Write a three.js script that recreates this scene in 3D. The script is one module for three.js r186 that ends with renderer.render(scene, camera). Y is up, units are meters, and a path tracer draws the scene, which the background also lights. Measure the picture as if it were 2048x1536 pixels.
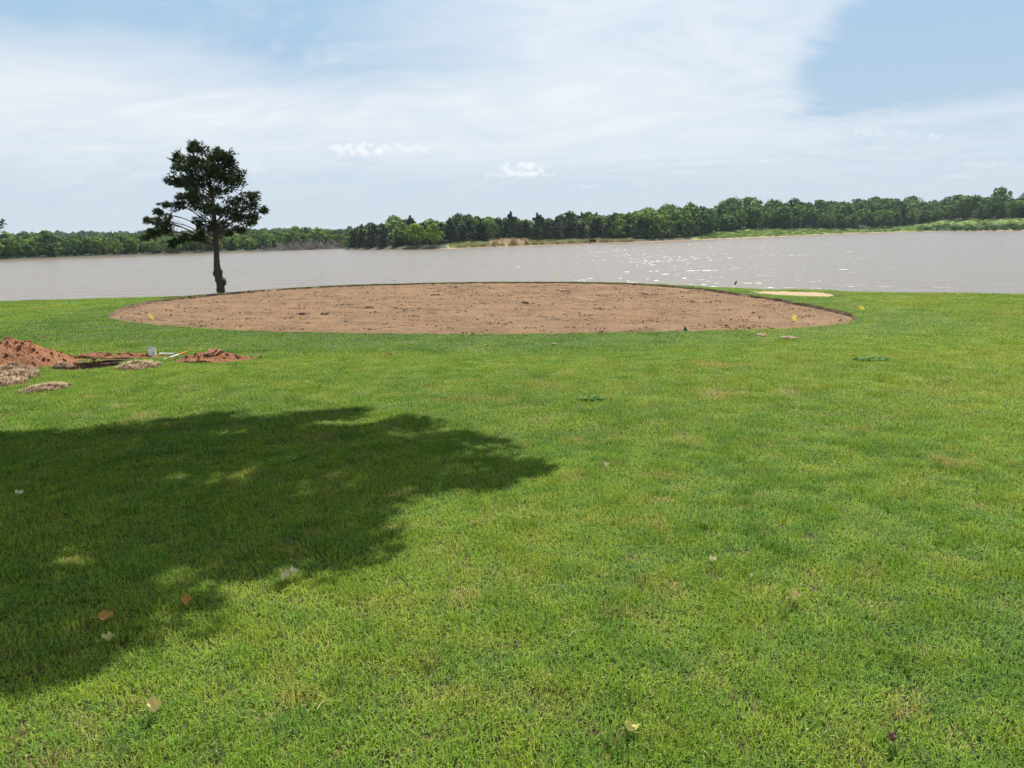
import * as THREE from 'three';
import { createNoise2D, createNoise3D } from 'simplex-noise';
import { mergeGeometries } from 'three/addons/utils/BufferGeometryUtils.js';

// ---------------------------------------------------------------- camera, sky, sun, exposure
const D2R = Math.PI / 180, V = (x, y, z) => new THREE.Vector3(x, y, z);
const scene = new THREE.Scene();
const camera = new THREE.PerspectiveCamera(53, 4 / 3, 0.1, 6000);
camera.position.set(0, 1.6, 0);
camera.rotation.order = 'YXZ';
camera.rotation.set(-11.057 * D2R, 0, -1.4 * D2R);
const renderer = new THREE.WebGLRenderer({ antialias: true });
renderer.setSize(1024, 768);
renderer.toneMapping = THREE.LinearToneMapping;
renderer.toneMappingExposure = 1.58;
renderer.shadowMap.enabled = true;

const rngOf = (s) => () => { s = (s + 0x6d2b79f5) | 0; let t = Math.imul(s ^ (s >>> 15), 1 | s); t = (t + Math.imul(t ^ (t >>> 7), 61 | t)) ^ t; return ((t ^ (t >>> 14)) >>> 0) / 4294967296; };
const clamp = (x, a = 0, b = 1) => Math.min(b, Math.max(a, x)), lerp = (a, b, t) => a + (b - a) * t;
const sm = (a, b, x) => { const t = clamp((x - a) / (b - a)); return t * t * (3 - 2 * t); };
const table = (xs, ys) => (x) => { if (x <= xs[0]) return ys[0]; for (let i = 1; i < xs.length; i++) if (x <= xs[i]) return lerp(ys[i - 1], ys[i], (x - xs[i - 1]) / (xs[i] - xs[i - 1])); return ys[ys.length - 1]; };
const n2 = createNoise2D(rngOf(7)), n3 = createNoise3D(rngOf(11)), n2b = createNoise2D(rngOf(23));
const fbm2 = (x, y, o = 4) => { let s = 0, a = 0.5; for (let i = 0; i < o; i++) { s += a * n2(x, y); x = x * 2.03 + 17.1; y = y * 2.03 - 9.7; a *= 0.5; } return s; };
const fbm3 = (x, y, z, o = 4) => { let s = 0, a = 0.5; for (let i = 0; i < o; i++) { s += a * n3(x, y, z); x = x * 2.03 + 3.1; y = y * 2.03 - 1.7; z = z * 2.03 + 5.3; a *= 0.5; } return s; };

const SUN_AZ = 21 * D2R, SUN_EL = 64 * D2R;
const sunDir = V(Math.sin(SUN_AZ) * Math.cos(SUN_EL), Math.sin(SUN_EL), -Math.cos(SUN_AZ) * Math.cos(SUN_EL));
const sun = new THREE.DirectionalLight(new THREE.Color().setRGB(1, 0.96, 0.89), 5.0);
sun.name = 'sun';
sun.position.copy(sunDir).multiplyScalar(120);
sun.castShadow = true;
sun.shadow.mapSize.set(4096, 4096);
Object.assign(sun.shadow.camera, { left: -60, right: 60, top: 60, bottom: -60, near: 1, far: 300 });
scene.add(sun, sun.target);

{ // the sky: thin high cloud over hazy blue, a few small cumulus low down
  const W = 4096, H = 2048, data = new Float32Array(W * H * 4);
  const cumuli = [[-0.189, 0.106, 0.036, 0.014, 0.45], [-0.14, 0.104, 0.06, 0.011, 0.28], [0.02, 0.076, 0.034, 0.013, 0.45], [0.012, 0.071, 0.05, 0.006, 0.3], [0.33, 0.080, 0.026, 0.006], [0.5, 0.079, 0.04, 0.003], [0.45, 0.113, 0.022, 0.008], [0.49, 0.108, 0.05, 0.006], [0.54, 0.104, 0.03, 0.006], [-0.319, 0.086, 0.022, 0.011], [0.16, 0.088, 0.04, 0.004], [0.23, 0.070, 0.03, 0.004], [0.38, 0.062, 0.04, 0.004], [-0.45, 0.082, 0.03, 0.004], [0.1, 0.055, 0.03, 0.003], [0.6, 0.07, 0.05, 0.005], [0.57, 0.056, 0.04, 0.004], [-0.05, 0.094, 0.04, 0.004]];
  const edge = table([-1, 0.06, 0.136, 0.16, 0.205, 0.267, 0.6], [0.30, 0.32, 0.347, 0.355, 0.386, 0.432, 0.7]);
  for (let row = 0; row < H; row++) {
    const up = ((row + 0.5) / H - 0.5) * Math.PI, y = Math.sin(up), cu = Math.cos(up);
    for (let col = 0; col < W; col++) {
      const round = ((col + 0.5) / W - 0.5) * 2 * Math.PI, x = Math.cos(round) * cu, z = Math.sin(round) * cu, i = (row * W + col) * 4;
      let r, g, b;
      if (y <= -0.01) { r = 0.30; g = 0.31; b = 0.30; } else {
        const e = Math.max(y, 0), haze = Math.exp(-e * 7.5), cosS = x * sunDir.x + y * sunDir.y + z * sunDir.z;
        r = lerp(0.285, 0.515, haze); g = lerp(0.448, 0.58, haze); b = lerp(0.63, 0.62, haze);
        const glow = Math.pow(Math.max(0, cosS), 24) * 0.5 + Math.pow(Math.max(0, cosS), 4) * 0.08;
        // high thin cloud on a plane overhead, drawn out into streaks
        const k = 1 / (e + 0.10), px = x * k, pz = z * k, w1 = fbm2(px * 0.5 + 3, pz * 0.5, 3), w2 = fbm2(px * 0.5 - 8, pz * 0.5 + 5, 3);
        const streak = fbm2((px * 0.9 + pz * 0.25) * 0.8 + w1 * 0.9, (pz - px * 0.3) * 2.2 * 0.8 + w2 * 1.1, 5);
        const fine = fbm2(px * 3 + w1 * 2, pz * 7 + w2 * 2, 4);
        let ci = 0.5 + streak * 0.75 + fine * 0.16;
        if (z < -0.2) {
          const u = x / -z, v = y / -z, wob = w1 * 0.05 + fine * 0.018;
          const side = sm(-1.2, -0.8, -Math.abs(u));
          const gap = sm(-0.012, 0.035, u - edge(v) + wob) * sm(-0.008, 0.012, v - (0.131 + 0.075 * (u - 0.35) * sm(0.35, 0.6, u)) + fine * 0.012) * sm(0.9, 0.62, u);
          const bank = sm(0.26, 0.17, v + 0.22 * (u + 0.45) * 0.55 + wob * 1.2) * sm(0.05, 0.16, v) * sm(0.5, 0.25, u);
          const blueLeft = sm(0.15, 0.27, v + 0.20 * (u + 0.45) * 0.6 - wob * 1.2) * sm(0.1, -0.3, u);
          const veil = sm(0.42, 0.05, Math.abs(u - 0.17)) * 0.32 * sm(0.05, 0.15, v);
          ci = lerp(ci, clamp(0.40 + bank * 0.46 + veil * (1 - bank * 0.6) + streak * 0.22 + fine * 0.12 - blueLeft * 0.34) * (1 - gap * 0.97), side * sm(0.5, 0.32, v));
        }
        ci = clamp(ci) * sm(-0.02, 0.10, e) ;
        const lit = 0.815 + 0.08 * Math.max(0, cosS);
        r = lerp(r, lit * 0.845, ci * 0.86); g = lerp(g, lit * 0.87, ci * 0.86); b = lerp(b, lit * 0.90, ci * 0.86);
        if (z < -0.2) { // small cumulus
          const u = x / -z, v = y / -z;
          for (const [cx, cy, sx, sy, al = 0.17] of cumuli) {
            if (Math.abs(u - cx) > sx * 2 || Math.abs(v - cy) > sy * 3) continue;
            const du = (u - cx) / sx, dv = (v - cy) / sy, puff = fbm2(u * 55, v * 85, 5) * 1.25, top = dv > 0 ? dv : dv * 1.7;
            const m = sm(0.05, 0.75, 1 - du * du - top * top + puff - 0.15), tone = lerp(0.68, 0.88, sm(-0.8, 0.7, dv + puff * 0.8));
            r = lerp(r, tone, m * al); g = lerp(g, tone * 1.01, m * al); b = lerp(b, tone * 1.03, m * al);
          }
        }
        r += glow; g += glow * 0.98; b += glow * 0.93;
      }
      data[i] = r * 0.80; data[i + 1] = g * 0.80; data[i + 2] = b * 0.80; data[i + 3] = 1;
    }
  }
  const t = new THREE.DataTexture(data, W, H, THREE.RGBAFormat, THREE.FloatType);
  t.mapping = THREE.EquirectangularReflectionMapping; t.magFilter = THREE.LinearFilter; t.needsUpdate = true;
  scene.background = t; scene.environment = t;
}
scene.fog = new THREE.FogExp2(new THREE.Color(0.72, 0.82, 0.95), 0.00011);

// ---------------------------------------------------------------- helpers
const taken = new Map();
const numbered = (n) => { const k = taken.get(n) ?? 0; taken.set(n, k + 1); return k ? `${n}_${String(k).padStart(3, '0')}` : n; };
const shade = (o) => { o.traverse((c) => { if (c.isMesh) { c.castShadow = true; c.receiveShadow = true; } }); return o; };
function put(o, data) { o.name = numbered(o.name); o.userData = { ...data }; scene.add(shade(o)); return o; }
function mesh(name, geo, mat, parent) { const m = new THREE.Mesh(geo, mat); m.name = name; if (parent) parent.add(m); return m; }
function group(name, x = 0, y = 0, z = 0, turn = 0) { const g = new THREE.Group(); g.name = name; g.position.set(x, y, z); g.rotation.y = turn; return g; }
const mat = (r, g, b, o = {}) => { const m = new THREE.MeshPhysicalMaterial({ roughness: 0.95, side: THREE.DoubleSide, ...o }); m.color.setRGB(r, g, b); return m; };

class Geo { // collects faces
  constructor() { this.p = []; this.n = []; this.c = []; this.i = []; }
  v(p, n, c) { this.p.push(p.x, p.y, p.z); this.n.push(n.x, n.y, n.z); this.c.push(c[0], c[1], c[2]); return this.p.length / 3 - 1; }
  tri(a, b, c, n, col) { if (b.clone().sub(a).cross(c.clone().sub(a)).dot(n) < 0) [b, c] = [c, b]; const k = this.v(a, n, col); this.v(b, n, col); this.v(c, n, col); this.i.push(k, k + 1, k + 2); }
  quad(c, u, w, n, col) {
    if (u.clone().cross(w).dot(n) < 0) w = w.clone().negate();
    const k = this.v(c.clone().sub(u), n, col); this.v(c.clone().addScaledVector(w, -0.8).addScaledVector(u, 0.15), n, col); this.v(c.clone().add(u), n, col); this.v(c.clone().add(w), n, col);
    this.i.push(k, k + 1, k + 2, k, k + 2, k + 3);
  }
  tube(pts, radii, sides, col, wob = 0, seed = 0) {
    let prev = null; const ref = V(0.31, 0.17, 0.93);
    for (let a = 0; a < pts.length; a++) {
      const t = pts[Math.min(a + 1, pts.length - 1)].clone().sub(pts[Math.max(a - 1, 0)]).normalize(), s = ref.clone().cross(t).normalize(), q = t.clone().cross(s);
      const start = this.p.length / 3;
      for (let k = 0; k <= sides; k++) {
        const an = (k % sides) / sides * 2 * Math.PI, n = s.clone().multiplyScalar(Math.cos(an)).addScaledVector(q, Math.sin(an));
        const rr = radii[a] * (1 + wob * n3(Math.cos(an) * 1.3 + seed, Math.sin(an) * 1.3, pts[a].y * 3 + a * 0.15));
        this.v(pts[a].clone().addScaledVector(n, rr), n, col);
      }
      if (prev !== null) for (let k = 0; k < sides; k++) this.i.push(prev + k, prev + k + 1, start + k, prev + k + 1, start + k + 1, start + k);
      prev = start;
    }
  }
  build(smooth = false) {
    const g = new THREE.BufferGeometry();
    g.setAttribute('position', new THREE.Float32BufferAttribute(this.p, 3)); g.setAttribute('normal', new THREE.Float32BufferAttribute(this.n, 3)); g.setAttribute('color', new THREE.Float32BufferAttribute(this.c, 3)); g.setIndex(this.i);
    if (smooth) g.computeVertexNormals();
    return g;
  }
}
const onSphere = (R) => { const y = R() * 2 - 1, a = R() * 2 * Math.PI, s = Math.sqrt(1 - y * y); return V(s * Math.cos(a), y, s * Math.sin(a)); };
function gridGeo(nu, nv, f, wrapU = false) { // f(i, j) -> { p: Vector3, c: [r, g, b], uv: [u, v] }
  const p = [], c = [], uv = [], idx = [];
  for (let j = 0; j <= nv; j++) for (let i = 0; i <= nu; i++) { const q = f(i, j); p.push(q.p.x, q.p.y, q.p.z); if (q.c) c.push(...q.c); uv.push(...(q.uv ?? [q.p.x, q.p.z])); }
  for (let j = 0; j < nv; j++) for (let i = 0; i < nu; i++) { const a = j * (nu + 1) + i, b = a + 1, d = a + nu + 1, e = d + 1; idx.push(a, b, d, b, e, d); }
  const g = new THREE.BufferGeometry();
  g.setAttribute('position', new THREE.Float32BufferAttribute(p, 3)); g.setAttribute('uv', new THREE.Float32BufferAttribute(uv, 2)); if (c.length) g.setAttribute('color', new THREE.Float32BufferAttribute(c, 3)); g.setIndex(idx); g.computeVertexNormals();
  return g;
}
function dataTex(W, H, f, srgb = false, repeat = true) {
  const d = new Uint8Array(W * H * 4);
  for (let y = 0; y < H; y++) for (let x = 0; x < W; x++) { const v = f(x / W, y / H), k = (y * W + x) * 4; d[k] = clamp(v[0]) * 255; d[k + 1] = clamp(v[1]) * 255; d[k + 2] = clamp(v[2]) * 255; d[k + 3] = 255; }
  const t = new THREE.DataTexture(d, W, H); t.magFilter = THREE.LinearFilter; t.minFilter = THREE.LinearFilter; if (repeat) t.wrapS = t.wrapT = THREE.RepeatWrapping; if (srgb) t.colorSpace = THREE.SRGBColorSpace; t.needsUpdate = true;
  return t;
}
// tileable noise: a torus in four slices of 3-D noise
const tile = (u, v, f, o = 4, s = 0) => { let sum = 0, a = 0.5; for (let k = 0; k < o; k++) { const A = u * 2 * Math.PI, B = v * 2 * Math.PI, R = f / (2 * Math.PI); sum += a * (n3(R * Math.cos(A) + s, R * Math.sin(A), R * Math.cos(B) * 1.0 + 7 * k) * 0.5 + n3(R * Math.cos(A) - 4 - s, R * Math.sin(B) + 3, R * Math.sin(A) + R * Math.cos(B) * 0.6) * 0.5); f *= 2; a *= 0.55; } return sum; };

// ---------------------------------------------------------------- the near ground
const LAKE = -2.4, CX = -1, CD = 23; // d = distance ahead of the camera = -z
const OUT = [[-10.27, 19.74], [-9.71, 18.96], [-8.54, 18.22], [-6.4, 17.19], [-3.48, 16.59], [-0.23, 16.35], [1.92, 16.5], [5.26, 16.83], [6.71, 17.17], [7.95, 17.94], [8.49, 18.71], [8.66, 19.88], [8.31, 22.07], [7.57, 24.33], [6.53, 26.55], [4.26, 28.61], [-0.36, 29.26], [-5.82, 28.27], [-8.13, 26.86], [-9.49, 25.38], [-10.8, 23.22], [-10.78, 21.35]];
const rimR = (() => {
  const c = new THREE.CatmullRomCurve3(OUT.map(([x, d]) => V(x, 0, d)), true).getPoints(900).slice(0, -1).map((p) => [Math.atan2(p.z - CD, p.x - CX), Math.hypot(p.z - CD, p.x - CX)]).sort((a, b) => a[0] - b[0]);
  const T = new Float64Array(1440);
  for (let k = 0, j = 0; k < 1440; k++) { const a = -Math.PI + (k / 1440) * 2 * Math.PI; while (j < c.length && c[j][0] < a) j++; const q = c[j % c.length], p = c[(j + c.length - 1) % c.length]; let da = q[0] - p[0]; if (da <= 0) da += 2 * Math.PI; let t = a - p[0]; if (t < 0) t += 2 * Math.PI; T[k] = lerp(p[1], q[1], clamp(t / da)); }
  return (a) => { let k = ((a + Math.PI) / (2 * Math.PI)) * 1440; k = ((k % 1440) + 1440) % 1440; const i = Math.floor(k); return lerp(T[i], T[(i + 1) % 1440], k - i) + 0.07 * n2(Math.cos(a) * 9, Math.sin(a) * 9) + 0.035 * n2(Math.cos(a) * 40, Math.sin(a) * 40); };
})();
const outside = (x, d) => Math.hypot(d - CD, x - CX) - rimR(Math.atan2(d - CD, x - CX)); // metres outside the bare green
const crest = table([-60, -22, -14, -5, 2, 8, 10, 12, 17, 25, 60], [30, 32, 32.5, 36, 36, 30.5, 28.2, 27, 25.5, 24, 22]);
function ground(x, d) {
  let B = d < 0 ? -0.015 * d : d < 16.5 ? -0.03 * d : -0.495 - 0.012 * (d - 16.5);
  B -= 0.019 * Math.max(0, x - 6);
  const g = -0.5 + 0.025 * (d - 17) - 0.02 * x, so = outside(x, d), m = lerp(1 - sm(0, 5.5, so), Math.pow(1 - clamp(so / 3.2), 1.25), sm(23, 27, d)), e = Math.max(0, d - crest(x));
  let y = B + (g - B) * m - (0.22 * e * e) / (e + 2.5);
  y += 0.07 * Math.exp(-(((x - 10.2) / 1.6) ** 2) - ((d - 27.6) / 0.8) ** 2) - 0.13 * Math.exp(-(((x - 9.5) / 1.7) ** 2) - ((d - 25.2) / 0.9) ** 2);
  y += 0.018 * fbm2(x * 0.35, d * 0.35, 3) * sm(0, 1.5, outside(x, d)) * sm(0.5, 4, Math.hypot(x, d));
  return Math.max(y, -6);
}
const HOLE = { x: -6.95, d: 12.72, rx: 0.5, rd: 0.66 };
const inHole = (x, d, k = 1) => ((x - HOLE.x) / (HOLE.rx * k)) ** 2 + ((d - HOLE.d) / (HOLE.rd * k)) ** 2 < 1 + 0.25 * n2(x * 5, d * 5);
const SAND = { x: 9.6, d: 26.15, rx: 1.35, rd: 0.95 };
const inSand = (x, d, k = 1) => ((x - SAND.x - (d - SAND.d) * 0.35) / (SAND.rx * k)) ** 2 + ((d - SAND.d) / (SAND.rd * k)) ** 2 < 1 + 0.15 * n2b(x * 0.9, d * 0.84);

{ // lawn: rings round the green, out to beyond the shore
  const S = [0]; while (S[S.length - 1] < 160) { const s = S[S.length - 1]; S.push(s + (s < 2 ? 0.1 : s < 24 ? 0.19 : 0.19 + (s - 24) * 0.09)); }
  const N = 760;
  const g = gridGeo(N, S.length - 1, (i, j) => {
    const a = ((i % N) / N) * 2 * Math.PI - Math.PI, r = rimR(a) + S[j], x = CX + r * Math.cos(a), d = CD + r * Math.sin(a), f = 0.5 + fbm2(x * 0.8, d * 0.8, 3) * 0.6;
    const soil = sm(-1.9, -2.2, ground(x, d));
    return { p: V(x, ground(x, d), -d), c: [lerp(lerp(0.10, 0.13, f), 0.2, soil), lerp(lerp(0.115, 0.12, f), 0.11, soil), lerp(0.03, 0.06, soil)], uv: [x / 3, d / 3] };
  });
  const idx = g.index.array, keep = [], P = g.attributes.position;
  for (let k = 0; k < idx.length; k += 3) { const x = (P.getX(idx[k]) + P.getX(idx[k + 1]) + P.getX(idx[k + 2])) / 3, d = -(P.getZ(idx[k]) + P.getZ(idx[k + 1]) + P.getZ(idx[k + 2])) / 3; if (!inHole(x, d, 0.97)) keep.push(idx[k], idx[k + 1], idx[k + 2]); }
  g.setIndex(keep);
  const tex = dataTex(512, 512, (u, v) => { const a = 0.62 + tile(u, v, 40, 3) * 0.55, b = tile(u, v, 9, 3, 5) * 0.3; return [a + b * 0.6, a + b * 0.2, a * 0.9 - b * 0.2]; }, true);
  const lawn = mesh('lawn', g, mat(1, 1, 1, { vertexColors: true, map: tex, roughness: 1 }));
  put(lawn, { kind: 'structure', label: 'mown green lawn sloping towards the lake', category: 'lawn' });
  // the spaded edge where the turf has been cut back
  const e = gridGeo(N, 3, (i, j) => {
    const a = ((i % N) / N) * 2 * Math.PI - Math.PI, r = rimR(a) - [-0.02, 0.0, 0.02, 0.05][j] - (j ? 0.012 * n2(i * 0.7, j) : 0), x = CX + r * Math.cos(a), d = CD + r * Math.sin(a);
    return { p: V(x, ground(x, d) + [0.004, -0.006, -0.05, -0.13][j], -d), c: [0.15 + 0.03 * n2(i * 0.3, j), 0.095, 0.055] };
  });
  put(mesh('turf_edge', e, mat(1, 1, 1, { vertexColors: true })), { kind: 'structure', label: 'cut turf edge round the bare soil green', category: 'turf edge' });
}

// bare soil of the green
const RG = rngOf(41);
function soilDrop(s) { return 0.075 * sm(-0.55, -0.02, s) + 0.012; }
function soilY(x, d) {
  const s = outside(x, d), k = sm(-0.1, -0.5, s), ring = Math.sin(-s * 7.2 + n2(x * 0.5, d * 0.5) * 1.6) * 0.010 * sm(-0.3, -0.8, s) * sm(-3.0, -1.6, s);
  const rough = fbm2(x * 2.2, d * 2.2, 4) * 0.05 * sm(-0.15, 0.35, fbm2(x * 0.33 + 9, d * 0.5, 3)), base = fbm2(x * 0.9, d * 0.9, 3) * 0.018 + fbm2(x * 7, d * 7, 3) * 0.012;
  return ground(x, d) - soilDrop(s) + (ring + rough + base) * k;
}
{
  const N = 640, M = 150;
  const soil = gridGeo(N, M, (i, j) => {
    const a = ((i % N) / N) * 2 * Math.PI - Math.PI, r = rimR(a) * Math.pow(j / M, 0.8), x = CX + r * Math.cos(a), d = CD + r * Math.sin(a);
    const th = Math.atan2((d - CD) * 1.5, x - CX), arc = fbm2(outside(x, d) * 1.5 + 5, th * 2.2, 4);
    const t = clamp(0.5 + fbm2(x * 0.45, d * 0.8, 4) * 0.7 + arc * 0.7), moist = sm(0.06, 0.36, fbm2(x * 1.6 + 4, d * 2.3, 4) * 0.7 + arc * 0.5) * sm(-0.15, 0.2, fbm2(x * 0.28 - 3, d * 0.45, 3));
    const k = 1 - 0.46 * moist;
    return { p: V(x, soilY(x, d), -d), c: [lerp(0.182, 0.262, t) * k, lerp(0.102, 0.150, t) * k, lerp(0.046, 0.071, t) * k], uv: [x / 2, d / 2] };
  });
  const grain = dataTex(512, 512, (u, v) => { const a = 0.86 + tile(u, v, 60, 3, 2) * 0.55; return [a, a, a]; }, true), bump = dataTex(512, 512, (u, v) => { const a = 0.5 + tile(u, v, 36, 5, 9); return [a, a, a]; });
  put(mesh('bare_soil', soil, mat(1, 1, 1, { vertexColors: true, map: grain, bumpMap: bump, bumpScale: 0.02, roughness: 1 })), { kind: 'structure', label: 'oval of bare brown raked soil in the lawn', category: 'soil' });
}
// clod shapes
function clodGeo(seed, squash = 0.7, detail = 1) {
  const g = new THREE.IcosahedronGeometry(1, detail), p = g.attributes.position;
  for (let k = 0; k < p.count; k++) { const v = V(p.getX(k), p.getY(k), p.getZ(k)), q = 1 + 0.75 * fbm3(v.x * 1.3 + seed * 5.1, v.y * 1.3, v.z * 1.3, 3); p.setXYZ(k, v.x * q, v.y * q * squash, v.z * q); }
  g.deleteAttribute('uv'); g.computeVertexNormals(); return g;
}
const clods = [0, 1, 2, 3, 4].map((k) => clodGeo(k));
const soilDark = mat(0.12, 0.068, 0.04), soilMid = mat(0.19, 0.105, 0.06), soilRed = mat(0.26, 0.098, 0.048), soilRedDark = mat(0.15, 0.058, 0.032);
{ // loose crumbs over the soil
  const n = 7500, im = new THREE.InstancedMesh(clods[0], mat(1, 1, 1), n), M = new THREE.Matrix4(), q = new THREE.Quaternion(), e = new THREE.Euler(), c = new THREE.Color();
  let k = 0;
  while (k < n) {
    const x = CX + (RG() * 2 - 1) * 11, d = CD + (RG() * 2 - 1) * 7.5; if (outside(x, d) > -0.25) continue;
    const f = fbm2(x * 0.55 + 4, d * 1.1, 4) + 0.6 * fbm2(x * 1.9 + 4, d * 2.6, 3); if (RG() > 0.010 + sm(0.16, 0.55, f)) continue;
    const s = 0.005 + 0.022 * Math.pow(RG(), 7) + 0.006 * RG();
    e.set(RG() * 6, RG() * 6, RG() * 6); q.setFromEuler(e); M.compose(V(x, soilY(x, d) + s * 0.25, -d), q, V(s, s, s)); im.setMatrixAt(k, M);
    const t = RG(); c.setRGB(lerp(0.12, 0.24, t), lerp(0.072, 0.142, t), lerp(0.036, 0.070, t)); im.setColorAt(k, c); k++;
  }
  im.name = 'soil_crumbs'; put(im, { kind: 'stuff', label: 'loose dark soil crumbs strewn over the bare green', category: 'soil crumbs' });
}
{ // bunker
  const g = gridGeo(60, 14, (i, j) => {
    const a = ((i % 60) / 60) * 2 * Math.PI; let lo = 0, hi = 3; for (let k = 0; k < 18; k++) { const m = (lo + hi) / 2, x = SAND.x + m * Math.cos(a) * 1.2 + m * Math.sin(a) * 0.35, d = SAND.d + m * Math.sin(a); if (inSand(x, d)) lo = m; else hi = m; }
    const r = lo * (j / 14), x = SAND.x + r * Math.cos(a) * 1.2 + r * Math.sin(a) * 0.35, d = SAND.d + r * Math.sin(a);
    return { p: V(x, ground(x, d) + 0.012 + 0.03 * (1 - (j / 14) ** 4) + 0.012 * n2(x * 3, d * 3), -d), c: [0.31 + 0.03 * n2(x * 6, d * 6), 0.215, 0.125] };
  });
  put(mesh('sand_bunker', g, mat(1, 1, 1, { vertexColors: true })), { kind: 'structure', label: 'pale sand bunker behind the green', category: 'sand bunker' });
}

// ---------------------------------------------------------------- grass
const PILES = [[-8.35, 12.95, 1.0, 0.62], [-7.2, 13.75, 0.85, 0.2], [-5.1, 12.95, 0.72, 0.28]];
const bare = (x, d) => inHole(x, d, 1.08) || inSand(x, d, 1.0) || PILES.some(([px, pd, r, rd]) => ((x - px) / r) ** 2 + ((d - pd) / (r * (rd > 0.5 ? 0.75 : 0.45))) ** 2 < 0.75);
function tuft(seed, radius, count, h, w, straw) {
  const R = rngOf(seed), G = new Geo(), up = V(0, 1, 0);
  for (let k = 0; k < count; k++) {
    const a = R() * 2 * Math.PI, r = radius * Math.sqrt(R()), x = r * Math.cos(a), z = r * Math.sin(a), dir = R() * 2 * Math.PI, lean = 0.35 + R() * 0.95, hh = h * (0.5 + R() * 0.75), ww = w * (0.6 + R() * 0.7);
    const fx = Math.cos(dir), fz = Math.sin(dir), sx = -fz * ww * 0.5, sz = fx * ww * 0.5;
    const dead = R() < straw, t = R(), col = dead ? [1.8 + t * 0.5, 1.16 + t * 0.25, 3.2 + t] : [0.58 + t * 0.8, 0.64 + t * 0.66, 0.6 + t * 0.6];
    const m = V(x + fx * hh * lean * 0.38, hh * (dead ? 0.3 : 0.58), z + fz * hh * lean * 0.38), tip = V(x + fx * hh * lean, hh * (dead ? 0.32 : 0.95 - lean * 0.28), z + fz * hh * lean);
    const nn = V(-fx * 0.5, 0.85, -fz * 0.5).normalize(), n0 = V(fz * 0.5 - fx * 0.4, 0.7, -fx * 0.5 - fz * 0.4).normalize();
    const b = G.p.length / 3;
    G.v(V(x - sx, -0.004, z - sz), n0, col); G.v(V(x + sx, -0.004, z + sz), n0, col); G.v(V(m.x - sx * 0.85, m.y, m.z - sz * 0.85), nn, col); G.v(V(m.x + sx * 0.85, m.y, m.z + sz * 0.85), nn, col); G.v(tip, nn, col);
    if (V(2 * sx, 0, 2 * sz).cross(V(m.x - x, m.y, m.z - z)).dot(nn) > 0) G.i.push(b, b + 1, b + 2, b + 1, b + 3, b + 2, b + 2, b + 3, b + 4); else G.i.push(b, b + 2, b + 1, b + 1, b + 2, b + 3, b + 2, b + 4, b + 3);
  }
  return G.build();
}
const grassMat = mat(1, 1, 1, { vertexColors: true, roughness: 0.62, specularIntensity: 0.18, transmission: 0.5, thickness: 0 });
const WORN = [[2.43, 8.71, 0.3, 0.7], [2.95, 11.0, 0.35, 0.8], [3.24, 5.56, 0.22, 0.3], [3.75, 4.75, 0.5, 0.3], [1.18, 3.32, 0.14, 0.1], [0.4, 9.36, 0.25, 0.4], [-0.3, 8.6, 0.5, 0.25], [0.45, 12.5, 0.4, 0.5]];
function grassTone(x, d, c, R) {
  const big = fbm2(x * 0.11 + 3, d * 0.11, 3), midn = fbm2(x * 0.6 - 5, d * 0.6, 3), small = fbm2(x * 3.1, d * 3.1 + 8, 3), s = outside(x, d);
  const collar = sm(3.4, 1.6, s + midn * 1.2) * 0.8;
  let dry = clamp(0.36 + big * 0.34 + midn * 0.30 + small * 0.62 + sm(1, 7, x) * 0.2 - collar * 0.28);
  const dead = sm(0.40, 0.66, 0.55 * fbm2(x * 5.2 + 2, d * 5.2, 2) + 0.5 * fbm2(x * 1.2, d * 1.2 - 7, 2) + 0.22 + (R() - 0.5) * 0.15 - collar * 0.2 + 0.28 * Math.max(0, ...WORN.map(([wx, wd, a, b]) => 1.2 - ((x - wx) / a) ** 2 - ((d - wd) / b) ** 2)));
  const lush = sm(0.30, 0.05, dry);
  c.setRGB(lerp(0.134, 0.300, dry), lerp(0.285, 0.372, dry), lerp(0.022, 0.030, dry));
  c.r *= 1 - 0.10 * lush; c.g *= 1 - 0.12 * lush;
  c.r = lerp(c.r, 0.42, dead * 0.6); c.g = lerp(c.g, 0.34, dead * 0.6); c.b = lerp(c.b, 0.10, dead * 0.6);
  const j = 0.9 + R() * 0.2; c.multiplyScalar(j);
}
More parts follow.
